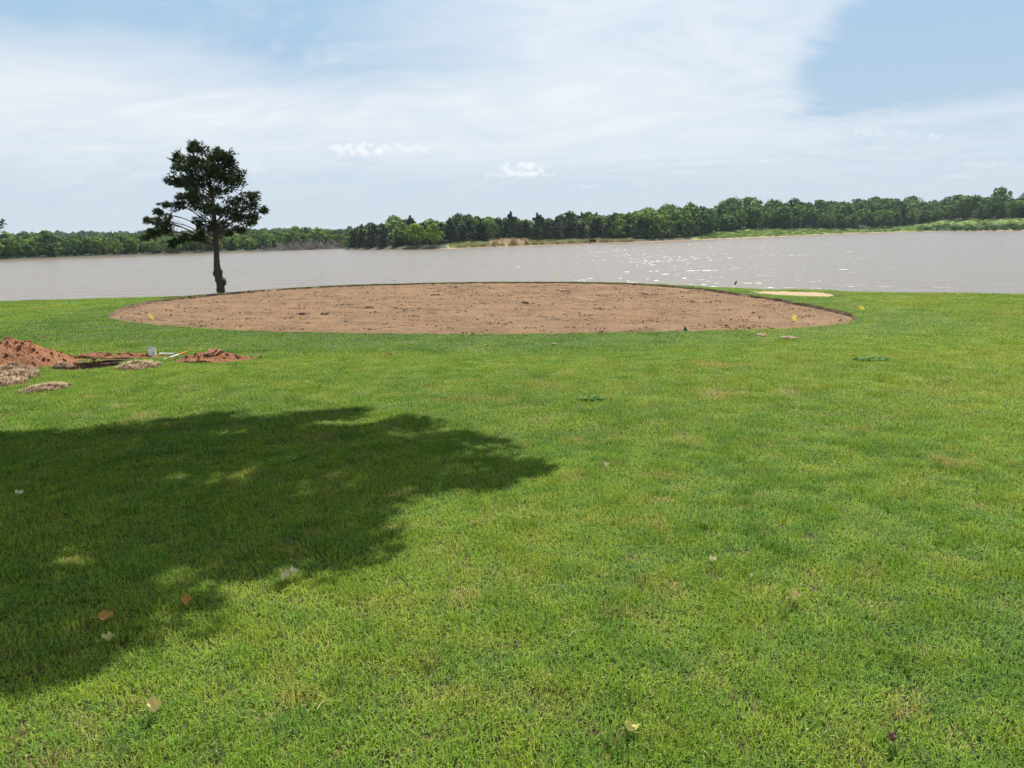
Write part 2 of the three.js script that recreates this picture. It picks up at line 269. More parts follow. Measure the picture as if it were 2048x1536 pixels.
{
  const holder = group('grass'), R = rngOf(99), M = new THREE.Matrix4(), q = new THREE.Quaternion(), c = new THREE.Color(), Y = V(0, 1, 0);
  const layers = [ // from, to (metres ahead), tuft radius, blades, height, width, overlap
    [1.2, 6.5, 0.075, 84, 0.034, 0.0041, 1.0], [6.4, 13, 0.13, 140, 0.031, 0.0050, 1.0], [12.8, 24, 0.26, 250, 0.028, 0.0085, 1.0], [23.6, 42, 0.45, 420, 0.024, 0.013, 1.0]];
  layers.forEach(([d0, d1, r, n, h, w, over], li) => {
    const variants = 5, spots = Array.from({ length: variants }, () => []), width = (d) => 0.76 * d + 2.8, step = r / over;
    for (let d2 = d0; d2 < d1; d2 += step * 0.87) for (let x2 = -width(d2), odd = 0; x2 < width(d2); x2 += step) {
      const d = d2 + (R() - 0.5) * step * 0.9, x = x2 + (R() - 0.5) * step * 0.9, s = outside(x, d);
      if (s < r * 0.5 || ground(x, d) < -2.15 || bare(x, d)) continue;
      spots[Math.floor(R() * variants)].push([x, d]);
    }
    // one run of small tufts along the cut edge keeps it ragged
    spots.forEach((list, v) => {
      const im = new THREE.InstancedMesh(tuft(1000 + li * 10 + v, r, n, h, w, 0.16), grassMat, list.length);
      list.forEach(([x, d], k) => {
        const mown = outside(x, d) < 2.2 ? 0.8 : 1, tall = mown * (0.72 + 0.5 * sm(-0.2, 0.5, fbm2(x * 1.7, d * 1.7, 2)) + 0.55 * sm(0.25, 0.75, n2b(x * 5.5, d * 5.5)) + R() * 0.25);
        q.setFromAxisAngle(Y, R() * 2 * Math.PI); M.compose(V(x, ground(x, d), -d), q, V(1, tall, 1)); im.setMatrixAt(k, M); grassTone(x, d, c, R); im.setColorAt(k, c);
      });
      im.name = 'grass_blades'; holder.add(im);
    });
  });
  { // the ragged fringe over the cut edge
    const n = 1500, im = new THREE.InstancedMesh(tuft(77, 0.06, 30, 0.035, 0.007, 0.25), grassMat, n);
    for (let k = 0; k < n; k++) { const a = (k / n) * 2 * Math.PI - Math.PI, r = rimR(a) + 0.02 + R() * 0.12, x = CX + r * Math.cos(a), d = CD + r * Math.sin(a); q.setFromAxisAngle(Y, R() * 6.28); M.compose(V(x, ground(x, d), -d), q, V(1, 0.6 + R() * 0.5, 1)); im.setMatrixAt(k, M); grassTone(x, d, c, R); im.setColorAt(k, c); }
    im.name = 'grass_fringe'; holder.add(im);
  }
  put(holder, { kind: 'stuff', label: 'short mown grass blades with straw flecks', category: 'grass' });
}

// ---------------------------------------------------------------- lake
{
  const R = rngOf(5), waves = [];
  for (let k = 0; k < 90; k++) { const L = 0.45 * Math.pow(12, R() ** 1.25), T = 54, a = (R() - 0.5) * lerp(1.7, 0.7, clamp(L / 3)) + 1.47, n = T / L, kx = Math.round(n * Math.cos(a)), ky = Math.round(n * Math.sin(a)), l = T / Math.max(1, Math.hypot(kx, ky)); waves.push([kx, ky, 0.0135 * Math.pow(l, 0.9), R() * 6.283]); }
  const S = 2048, h = new Float32Array(S * S); let lo = 1e9, hi = -1e9;
  const rows = waves.map(([kx, ky, A, p]) => { const cx = new Float32Array(S), sx = new Float32Array(S); for (let i = 0; i < S; i++) { cx[i] = Math.cos((2 * Math.PI * kx * i) / S); sx[i] = Math.sin((2 * Math.PI * kx * i) / S); } return [cx, sx, ky, A, p]; });
  for (let j = 0; j < S; j++) for (const [cx, sx, ky, A, p] of rows) { const a = (2 * Math.PI * ky * j) / S + p, ca = Math.cos(a) * A, sa = Math.sin(a) * A; for (let i = 0; i < S; i++) h[j * S + i] += sa * cx[i] + ca * sx[i]; }
  for (const v of h) { lo = Math.min(lo, v); hi = Math.max(hi, v); }
  const bump = dataTex(S, S, (u, v) => { let a = (h[Math.floor(v * S) * S + Math.floor(u * S)] - lo) / (hi - lo); a = lerp(0.5, Math.pow(a, 1.25), 0.8 + 0.5 * tile(u, v, 4, 2, 3)); return [a, a, a]; });
  const X = []; for (let k = -26; k <= 26; k++) X.push(Math.sign(k) * (Math.abs(k) * 6 + Math.pow(Math.abs(k) / 26, 6) * 2600));
  const Z = [12]; while (Z[Z.length - 1] < 2600) Z.push(Z[Z.length - 1] * 1.07 + 3);
  const g = gridGeo(X.length - 1, Z.length - 1, (i, j) => ({ p: V(X[i], LAKE, -Z[j]), uv: [X[i] / 54, Z[j] / 54] }));
  const m = mat(0.150, 0.122, 0.094, { roughness: 0.27, ior: 1.33, bumpMap: bump, bumpScale: (hi - lo) * 0.42 });
  put(mesh('lake', g, m), { kind: 'structure', label: 'muddy brown rippled lake', category: 'lake' });
}

// ---------------------------------------------------------------- the far shore (azimuth in degrees right of straight ahead)
const shoreL = table([-75, -50, -33.1, -27.6, -21.5, -16.6, -11.8], [190, 230, 253, 257, 265, 283, 297]);
const shoreR = table([-11.5, -7.9, -4.3, -0.6, 2.3, 5.9, 10.2, 13.4, 17.1, 20.4, 23.6, 26.6, 29.4, 33.4, 45, 75], [262, 236, 228, 241, 251, 268, 272, 298, 322, 355, 412, 440, 436, 378, 330, 260]);
const topL = table([-60, -33, -21.5, -16.6, -11], [0.6, 0.7, 0.9, 1.5, 1.6]);
const topR = table([-12, -7.9, -4.3, 2.3, 5.9, 10.2, 13.4, 17.1, 20.4, 23.6, 26.6, 29.4, 33.4, 60], [0.6, 1.2, 2.0, 2.6, 3.6, 4.4, 5.4, 6.6, 8.6, 11.2, 10.6, 8.6, 6.2, 5]);
const backR = table([-11, -5.0, -4.3, -1, 1.8, 3, 8, 9, 13.2, 14.2, 17, 24, 26.3, 28, 34], [4, 4, 16, 24, 22, 9, 8, 5, 5, 30, 36, 22, 22, 44, 46]);  // open ground before the trees
const bankR = table([-11, -4.3, 1.8, 8, 13, 17, 24, 26.5, 29, 34], [0.5, 1.3, 1.4, 1.0, 0.9, 3.3, 2.2, 2.4, 5.4, 5.2]);
const shore = (az) => (az < -11.6 ? shoreL(az) : shoreR(az));
const back = (az) => (az < -11.6 ? 4 : backR(az));
function farY(az, s) { // height above sea of the far land, s metres behind its waterline
  const b = back(az), hb = az < -11.6 ? 0.5 : bankR(az), ht = az < -11.6 ? topL(az) : topR(az);
  let y;
  if (s < 0) y = s * 0.15; else if (s < 2) y = (s / 2) * 0.35; else if (s < b) y = lerp(0.35, hb, (s - 2) / Math.max(1, b - 2)); else y = lerp(hb, Math.max(ht, hb), sm(0, 90, s - b));
  const ridge = az < -8 ? 6.2 + 1.8 * n2(az * 0.16, 3) + 3.4 * Math.exp(-(((az + 19.2) / 1.1) ** 2)) : 4;
  y += sm(260, 640, s) * (az < -8 ? Math.max(0, ridge - y) : 0);
  return LAKE + y + 0.25 * n2(az * 1.3, s * 0.05) * sm(3, 30, s);
}
const farP = (az, s) => { const r = shore(az) + s; return V(r * Math.sin(az * D2R), farY(az, s), -r * Math.cos(az * D2R)); };
{
  const S = [-40, -4, -1, -0.2, 0.4, 1, 1.8, 3, 5, 8, 12, 16, 20, 25, 30, 36, 42, 50, 60, 72, 86, 100, 120, 150, 190, 240, 300, 380, 480, 600, 680, 760, 900, 1200, 1700, 2400], N = 560;
  const g = gridGeo(N, S.length - 1, (i, j) => {
    const az = -72 + (144 * i) / N, s = S[j], p = farP(az, s), f = clamp(0.5 + fbm2(p.x * 0.06, p.z * 0.06, 3)), mud = sm(2.2, 0.9, s + f * 0.8), open = sm(back(az) + 4, back(az) - 1, s) * (az > -4.6 && back(az) > 7 ? 1 : 0);
    const tanPatch = az > -4.6 && az < 8.5 ? clamp(0.35 + 0.5 * fbm2(p.x * 0.13, p.z * 0.13, 2) + sm(4, 7, az) * 0.25) : sm(6, 2, s) * 0.35 + f * 0.12;
    let c = [0.035, 0.045, 0.018];
    const grass = [lerp(0.12, 0.34, tanPatch), lerp(0.20, 0.26, tanPatch), lerp(0.035, 0.13, tanPatch)];
    c = c.map((v, k) => lerp(v, grass[k], open));
    const wet = az < -5 ? 0.32 : az < 9 ? 0.85 : 1, m = [lerp(0.22, 0.34, f) * wet, lerp(0.11, 0.22, f) * wet, lerp(0.065, 0.14, f) * wet];
    c = c.map((v, k) => lerp(v, m[k], mud));
    if (Math.abs(az + 19.2) < 0.9 && s > 560 && s < 760) c = [0.42, 0.34, 0.2];
    return { p, c };
  });
  put(mesh('far_shore', g, mat(1, 1, 1, { vertexColors: true })), { kind: 'structure', label: 'low far shore of the lake with open banks and wooded rises', category: 'shore' });
}

// ---------------------------------------------------------------- far trees
const barkFar = mat(0.09, 0.07, 0.055);
function crownGeo(seed, o) { // o: blobs [x, y, z, rx, ry, rz], n leaf clumps per blob, size
  const R = rngOf(seed), G = new Geo();
  for (const [bx, by, bz, rx, ry, rz, tone = 1] of o.blobs) {
    for (let k = 0; k < o.n; k++) {
      const dir = onSphere(R); if (dir.y < -0.35 && R() < 0.6) dir.y *= -1;
      const q = 0.68 + 0.36 * R(), p = V(bx + dir.x * rx * q, by + dir.y * ry * q, bz + dir.z * rz * q), s = o.size * (0.55 + R() * 0.8);
      const face = dir.clone().multiplyScalar(0.8).add(onSphere(R)).normalize(), u = onSphere(R).cross(face).normalize(), w = face.clone().cross(u);
      const n = face.clone().multiplyScalar(0.35).addScaledVector(dir, 0.85).normalize(), t = tone * (0.78 + R() * 0.44);
      G.quad(p, u.multiplyScalar(s), w.multiplyScalar(s * (0.5 + R() * 0.4)), n, [t * (0.9 + R() * 0.25), t, t * (0.8 + R() * 0.3)]);
    }
  }
  return G.build();
}
function broadBlobs(seed, H, W, base, count) {
  const R = rngOf(seed), B = [];
  for (let k = 0; k < count; k++) {
    const t = (k + 0.5) / count, y = lerp(base, H, 0.12 + 0.8 * t), ring = W * 0.5 * Math.sqrt(Math.max(0.05, 1 - Math.pow((t - 0.35) / 0.72, 2))), a = k * 2.4 + R(), q = ring * (0.25 + 0.8 * R()), s = lerp(0.235, 0.165, t) * W * (0.6 + R() * 0.75);
    B.push([Math.cos(a) * q, y, Math.sin(a) * q, s, s * 0.72, s, 0.75 + R() * 0.5]);
  }
  B.push([0, lerp(base, H, 0.5), 0, W * 0.3, (H - base) * 0.36, W * 0.3, 0.8]);
  return B;
}
function coneBlobs(seed, H, W, base, count) {
  const R = rngOf(seed), B = [];
  for (let k = 0; k < count; k++) { const t = k / (count - 1), y = lerp(base, H * 0.96, t), w = W * 0.5 * Math.pow(1 - t, 0.6) + 0.2, a = R() * 6.28; B.push([Math.cos(a) * w * 0.4, y, Math.sin(a) * w * 0.4, w * 0.8, H * 0.085, w * 0.8, 0.85 + R() * 0.3]); }
  return B;
}
function trunkGeo(seed, H, r, lean = 0.1) {
  const R = rngOf(seed), G = new Geo(), a = R() * 6.28, pts = [], rad = [];
  for (let k = 0; k <= 5; k++) { const t = k / 5; pts.push(V(Math.cos(a) * lean * t * t, -0.3 + (H + 0.3) * t, Math.sin(a) * lean * t * t)); rad.push(r * (1.25 - t * 0.85)); }
  G.tube(pts, rad, 7, [1, 1, 1]);
  for (let k = 0; k < 4; k++) { const y = H * (0.45 + 0.13 * k), b = R() * 6.28, L = H * 0.35; G.tube([V(0, y, 0), V(Math.cos(b) * L * 0.5, y + L * 0.35, Math.sin(b) * L * 0.5), V(Math.cos(b) * L, y + L * 0.6, Math.sin(b) * L)], [r * 0.5, r * 0.35, r * 0.15], 5, [1, 1, 1]); }
  return G.build(true);
}
const kinds = {
  broad: [0, 1, 2].map((k) => [trunkGeo(200 + k, 4.2, 0.17), crownGeo(300 + k, { blobs: broadBlobs(210 + k, 7.4, 6.2 + k * 0.5, 0.7, 24), n: 46, size: 0.38 })]),
  oak: [0, 1].map((k) => [trunkGeo(220 + k, 5.5, 0.24), crownGeo(320 + k, { blobs: broadBlobs(230 + k, 9.4, 9 + k, 1.7, 30), n: 54, size: 0.42 })]),
  cedar: [0, 1, 2].map((k) => [trunkGeo(240 + k, 4.8, 0.13, 0.02), crownGeo(340 + k, { blobs: coneBlobs(250 + k, 5.6 + k * 0.5, 4.0 + k * 0.6, 0.35, 12), n: 68, size: 0.32 })]),
  shrub: [0, 1].map((k) => [trunkGeo(260 + k, 1.4, 0.06), crownGeo(360 + k, { blobs: broadBlobs(270 + k, 2.6, 3.2, 0.1, 9), n: 48, size: 0.28 })]),
  pine: [0, 1].map((k) => [trunkGeo(280 + k, 8.6, 0.2, 0.15), crownGeo(380 + k, { blobs: coneBlobs(290 + k, 10, 3.6, 3.2, 11), n: 34, size: 0.38 })]),
};
const leafM = (r, g, b) => mat(r, g, b, { vertexColors: true, roughness: 0.85, specularIntensity: 0.25, transmission: 0.25, thickness: 0 });
const tints = {
  broad: [leafM(0.094, 0.165, 0.032), leafM(0.135, 0.212, 0.036), leafM(0.060, 0.115, 0.028)], oak: [leafM(0.064, 0.125, 0.027), leafM(0.096, 0.170, 0.032)],
  cedar: [leafM(0.034, 0.052, 0.025), leafM(0.042, 0.060, 0.028), leafM(0.038, 0.064, 0.026)], shrub: [leafM(0.125, 0.210, 0.040), leafM(0.095, 0.165, 0.036)], bright: [leafM(0.20, 0.29, 0.036)], pine: [leafM(0.055, 0.082, 0.034)],
};
const protos = {};
function farTree(name, kind, v, tint, az, s, scale, data, sink = 0) {
  const key = kind + v;
  if (!protos[key]) { const g = group('tree'); mesh('trunk', kinds[kind][v][0], barkFar, g); mesh('crown', kinds[kind][v][1], tints[kind][0], g); protos[key] = g; }
  const t = protos[key].clone(); t.name = name; t.children[1].material = tint; const p = farP(az, s);
  t.position.set(p.x, p.y - sink, p.z); t.rotation.y = az * 37.7 + s; t.scale.set(scale[0], scale[1], scale[0]);
  return put(t, data);
}
const ordinal = ['first', 'second', 'third', 'fourth', 'fifth', 'sixth', 'seventh', 'eighth', 'ninth', 'tenth', 'eleventh', 'twelfth', 'thirteenth', 'fourteenth', 'fifteenth', 'sixteenth', 'seventeenth', 'eighteenth', 'nineteenth', 'twentieth', 'twenty-first', 'twenty-second', 'twenty-third', 'twenty-fourth', 'twenty-fifth', 'twenty-sixth', 'twenty-seventh', 'twenty-eighth', 'twenty-ninth', 'thirtieth'];
{
  const R = rngOf(314);
  const zones = [ // az from, to, step in metres, kinds by chance of cedar, phrase, group
    [-34.2, -12.2, 4.6, 0.08, 'tree along the far wooded bank seen left of the point', 'waterside trees on the far bank'],
    [-11.2, -7.4, 3.4, 0.75, 'waterside tree on the wooded point left of the yellow-green tree', 'waterside trees on the wooded point'],
    [-4.0, 3.4, 3.6, 0.85, 'dark tree behind the clearing with the reeds', 'trees behind the reed clearing'],
    [3.6, 9.2, 3.6, 0.85, 'dark tree on the bank near the hunting blind', 'trees on the bank by the blind'],
    [9.5, 13.6, 3.4, 0.0, 'leafy pale shrub at the water below the big oaks', 'leafy shrubs at the waterside'],
    [14.3, 26.2, 5.6, 0.25, 'tree along the back of the lakeside meadow', 'trees at the back of the meadow'],
    [27.2, 34.2, 6.2, 0.3, 'tree along the top of the grassy rise', 'trees on top of the grassy rise'],
  ];
  for (const [a0, a1, step, pc, phrase, grp] of zones) {
    let n = 0;
    for (let az = a0; az < a1; az += ((step * (0.75 + R() * 0.5)) / shore(az)) / D2R) {
      const cedar = R() < pc, shrub = grp.includes('shrub'), kind = shrub ? 'shrub' : cedar ? 'cedar' : grp.includes('meadow') ? 'oak' : 'broad', v = Math.floor(R() * kinds[kind].length), tint = tints[kind][Math.floor(R() * tints[kind].length)];
      const k = shrub ? 1.35 : grp.includes('far bank') ? 0.66 : kind === 'oak' ? 0.92 : grp.includes('rise') ? 1.0 : 0.95, sc = [k * (0.85 + R() * 0.35), k * (0.8 + R() * 0.4)];
      farTree(cedar ? 'cedar_tree' : shrub ? 'shrub' : 'broadleaf_tree', kind, v, tint, az, back(az) + 1 + R() * 4, sc, { label: `${ordinal[n] ?? 'last'} ${phrase}, counting rightwards`.split(' ').slice(0, 16).join(' '), category: shrub ? 'shrub' : 'tree', group: grp }, 0.1);
      n++;
    }
  }
  const own = (name, kind, v, tint, az, s, sc, label, category = 'tree') => farTree(name, kind, v, tint, az, s, sc, { label, category }, 0.1);
  own('broadleaf_tree', 'broad', 0, tints.bright[0], -6.75, 4, [0.95, 0.92], 'bright yellow-green tree at the water on the wooded point, the larger');
  own('broadleaf_tree', 'broad', 1, tints.bright[0], -5.45, 4, [0.7, 0.86], 'bright yellow-green tree at the water on the wooded point, the smaller');
  own('oak_tree', 'oak', 0, tints.broad[1], 10.6, 14, [1.05, 0.98], 'big round light green oak above the waterside shrubs, left one');
  own('oak_tree', 'oak', 1, tints.oak[1], 12.3, 16, [1.15, 1.05], 'big round light green oak above the waterside shrubs, right one');
  own('oak_tree', 'oak', 0, tints.oak[0], 14.1, 20, [1.0, 1.0], 'dark oak beside the left end of the lakeside meadow');
  own('pine_tree', 'pine', 0, tints.pine[0], 15.0, 62, [1.1, 1.05], 'tall thin pine above the meadow woods, the left and taller one');
  own('pine_tree', 'pine', 1, tints.pine[0], 16.3, 62, [0.9, 0.98], 'tall thin pine above the meadow woods, the right one');
  own('oak_tree', 'oak', 1, tints.oak[1], 25.6, 80, [1.15, 1.15], 'tall round oak rising above the woods on the skyline');
  own('oak_tree', 'oak', 0, tints.oak[1], 24.9, 70, [1.0, 1.0], 'lower round oak leaning out beside the tall skyline oak');
  own('broadleaf_tree', 'oak', 1, tints.broad[0], 32.0, 74, [0.95, 1.6], 'tall open-crowned tree standing alone above the skyline near the tower');
}
{ // the woods behind, one mass
  const R = rngOf(2718), lists = {}, c = new THREE.Color();
  const add = (kind, az, s, k) => { const v = Math.floor(R() * kinds[kind].length); (lists[kind + v] ??= { kind, v, at: [] }).at.push([az, s, k]); };
  for (let az = -52; az < 52; ) {
    const b = back(az);
    for (let s = b + 5; s < b + 150; s += 5.6 * (0.8 + R() * 0.5)) {
      const a2 = az + (R() - 0.5) * 1.1; if ((a2 > -11.75) !== (az > -11.75)) continue;
      const cedarish = az < -11.6 ? 0.18 : az < 9 ? 0.84 : az < 14 ? 0.4 : 0.45, kind = R() < clamp(cedarish + 0.4 * n2(a2 * 0.5, s * 0.03)) ? 'cedar' : R() < 0.2 && az > 12 ? 'oak' : 'broad';
      add(kind, a2, s, (az < -11.6 ? 0.72 : kind === 'oak' ? 1.0 : kind === 'cedar' ? 1.0 : 1.05) * (0.62 + 0.4 * R() + 0.45 * R() ** 4));
    }
    az += 0.95 * (az < -11.6 ? 0.8 : 0.75);
  }
  for (let k = 0; k < 1500; k++) { const az = -52 + R() * 46, s = 520 + R() * 280; if (Math.abs(az + 19.2) < 1.0 && s > 540 && s < 770) continue; add(R() < 0.3 ? 'cedar' : 'broad', az, s, 0.8 + R() * 0.5); }
  const holder = group('forest'), M = new THREE.Matrix4(), q = new THREE.Quaternion();
  for (const { kind, v, at } of Object.values(lists)) for (const part of [0, 1]) {
    const im = new THREE.InstancedMesh(kinds[kind][v][part], part ? leafM(1, 1, 1) : barkFar, at.length), RR = rngOf(v + 5);
    at.forEach(([az, s, k], i) => {
      const p = farP(az, s); q.setFromAxisAngle(V(0, 1, 0), RR() * 6.28); M.compose(V(p.x, p.y - 0.2, p.z), q, V(k, k * (0.9 + RR() * 0.25), k)); im.setMatrixAt(i, M);
      const T = tints[kind][Math.floor(RR() * tints[kind].length)].color, j = 0.85 + RR() * 0.3; if (part) im.setColorAt(i, c.copy(T).multiplyScalar(j));
    });
    im.name = part ? 'crowns' : 'trunks'; holder.add(im);
  }
  put(holder, { kind: 'stuff', label: 'dense mixed woods covering the land across the lake', category: 'woods' });
}
{ // bank growth: reeds, rough grass, dead brush
  const blades = (seed, n, h, w, spread, lean) => { const R = rngOf(seed), G = new Geo(); for (let k = 0; k < n; k++) { const a = R() * 6.28, r = spread * Math.sqrt(R()), x = r * Math.cos(a), z = r * Math.sin(a), hh = h * (0.6 + R() * 0.5), b = R() * 6.28, L = hh * lean * R(), t = 0.8 + R() * 0.4; G.tri(V(x - w, 0, z), V(x + w, 0, z + w * 0.4), V(x + Math.cos(b) * L, hh, z + Math.sin(b) * L), V(Math.cos(b) * 0.5, 0.6, 0.6).normalize(), [t, t, t]); } return G.build(); };
  const M = new THREE.Matrix4(), q = new THREE.Quaternion(), c = new THREE.Color(), bm = mat(1, 1, 1, { vertexColors: true });
  const scatter = (name, geo, n, pick, tone, label, category, seed) => { const R = rngOf(seed), im = new THREE.InstancedMesh(geo, bm, n); for (let k = 0; k < n; k++) { const [az, s, sc] = pick(R), p = farP(az, s); q.setFromAxisAngle(V(0, 1, 0), R() * 6.28); M.compose(V(p.x, p.y - 0.05, p.z), q, V(sc, sc, sc)); im.setMatrixAt(k, M); tone(c, R, az, s); im.setColorAt(k, c); } im.name = name; put(im, { kind: 'stuff', label, category }); };
  scatter('reeds', blades(61, 70, 2.3, 0.03, 0.6, 0.25), 120, (R) => [-1.3 + R() * 2.9, 1.5 + R() * 7, 0.7 + R() * 0.35], (c, R) => c.setRGB(0.36 + R() * 0.1, 0.27 + R() * 0.05, 0.17), 'tall dry tan reeds standing on the open bank of the point', 'reeds', 71);
  scatter('bank_grass', blades(62, 60, 0.8, 0.03, 0.9, 0.5), 1700, (R) => { const az = -4.2 + R() * 13.2; return [az, 1.8 + R() * R() * Math.max(4, back(az)), 0.6 + R() * 0.7]; }, (c, R, az) => { const t = clamp(R() * 0.8 + (az > 3 ? 0.15 : 0)); c.setRGB(lerp(0.13, 0.34, t), lerp(0.19, 0.27, t), lerp(0.04, 0.14, t)); }, 'rough green and straw grass along the bank of the point', 'bank grass', 72);
  scatter('meadow_grass', blades(63, 60, 0.45, 0.035, 1.0, 0.5), 4200, (R) => { const az = 13.6 + R() * 22; return [az, 1.5 + R() * (back(az) + 2), 0.6 + R() * 0.7]; }, (c, R, az) => { const t = R() * 0.35; c.setRGB(lerp(0.135, 0.3, t), lerp(0.215, 0.28, t), 0.045); }, 'bright green meadow grass on the far bank', 'meadow grass', 73);
  const bushes = blades(64, 90, 1.3, 0.07, 1.1, 0.9);
  scatter('bank_scrub', bushes, 230, (R) => { const az = 27.6 + R() * 7; return [az, 1.5 + R() * 14, 0.7 + R() * 0.9]; }, (c, R) => { const t = R(); c.setRGB(lerp(0.06, 0.12, t), lerp(0.11, 0.18, t), 0.04); }, 'low green scrub along the foot of the grassy rise', 'scrub', 74);
  { // dead grey brush at the waterline left of the point
    const R = rngOf(65), G = new Geo();
    for (let k = 0; k < 9; k++) { const a = R() * 6.28, L = 0.8 + R() * 1.8, b = V((R() - 0.5) * 1.5, 0, (R() - 0.5) * 1.5), tip = b.clone().add(V(Math.cos(a) * L * 0.6, L, Math.sin(a) * L * 0.6)), mid = b.clone().lerp(tip, 0.5).add(V(0.1, 0.15, 0)); G.tube([b, mid, tip], [0.06, 0.045, 0.015], 4, [1, 1, 1]); for (let t = 0; t < 3; t++) { const o = mid.clone().lerp(tip, R() * 0.8), e = o.clone().add(V((R() - 0.5) * 0.9, 0.3 + R() * 0.5, (R() - 0.5) * 0.9)); G.tube([o, e], [0.03, 0.01], 3, [1, 1, 1]); } }
    scatter('dead_brush', G.build(true), 46, (R) => { const az = -17.5 + R() * 5.7; return [az, -1.5 + R() * 3.5, 0.6 + R() * 0.9]; }, (c, R) => { const t = 0.16 + R() * 0.14; c.setRGB(t * 1.1, t, t * 0.84); }, 'bleached dead branches and snags along the far waterline', 'dead brush', 75);
  }
  { // hunting blind on posts
    const p = farP(6.15, -0.5), g = group('hunting_blind', p.x, LAKE, p.z, -0.1), wood = mat(0.05, 0.038, 0.03), dark = mat(0.03, 0.025, 0.022);
    const box = (n, w, h, d, x, y, z, m) => { const b = mesh(n, new THREE.BoxGeometry(w, h, d), m, g); b.position.set(x, y, z); };
    for (const sx of [-1, 1]) for (const sz of [-1, 1]) box('post', 0.12, 1.55, 0.12, sx * 1.05, 0.45, sz * 0.6, wood);
    box('deck', 2.4, 0.1, 1.5, 0, 0.45, 0, wood); box('roof', 2.6, 0.1, 1.7, 0, 1.28, 0, dark);
    box('wall', 2.0, 0.42, 0.05, 0, 0.72, 0.62, wood); box('wall', 2.0, 0.75, 0.05, 0, 0.87, -0.62, dark); box('wall', 0.05, 0.75, 1.1, -1.0, 0.87, 0, dark);
    put(g, { label: 'small dark wooden hunting blind on posts at the far waterline', category: 'blind' });
  }
  { // turret of a house on the rise
    const p = farP(33.3, 96), g = group('tower', p.x, p.y, p.z, 0.4), stone = mat(0.30, 0.25, 0.2), slate = mat(0.075, 0.075, 0.085);
    const top = 18.0, w = mesh('wall', new THREE.CylinderGeometry(2.7, 2.8, top - 5 - p.y, 8), stone, g); w.position.y = (top - 5 - p.y) / 2;
    const r = mesh('roof', new THREE.ConeGeometry(3.7, 4.4, 8, 1), slate, g); r.position.y = top - 4.2 - p.y + 1.2; const f = mesh('finial', new THREE.ConeGeometry(0.12, 1.2, 6), slate, r); f.position.y = 2.6;
    for (const a of [2.2, 3.0, 3.8, 4.6]) { const o = mesh('window', new THREE.BoxGeometry(0.9, 1.5, 0.2), mat(0.04, 0.045, 0.05, { roughness: 0.2 }), g); o.position.set(Math.sin(a + 1) * 2.6, top - 6.6 - p.y, Math.cos(a + 1) * 2.6); o.rotation.y = a + 1; }
    put(g, { label: 'slate-roofed tower of a house behind the trees on the skyline', category: 'tower' });
  }
}

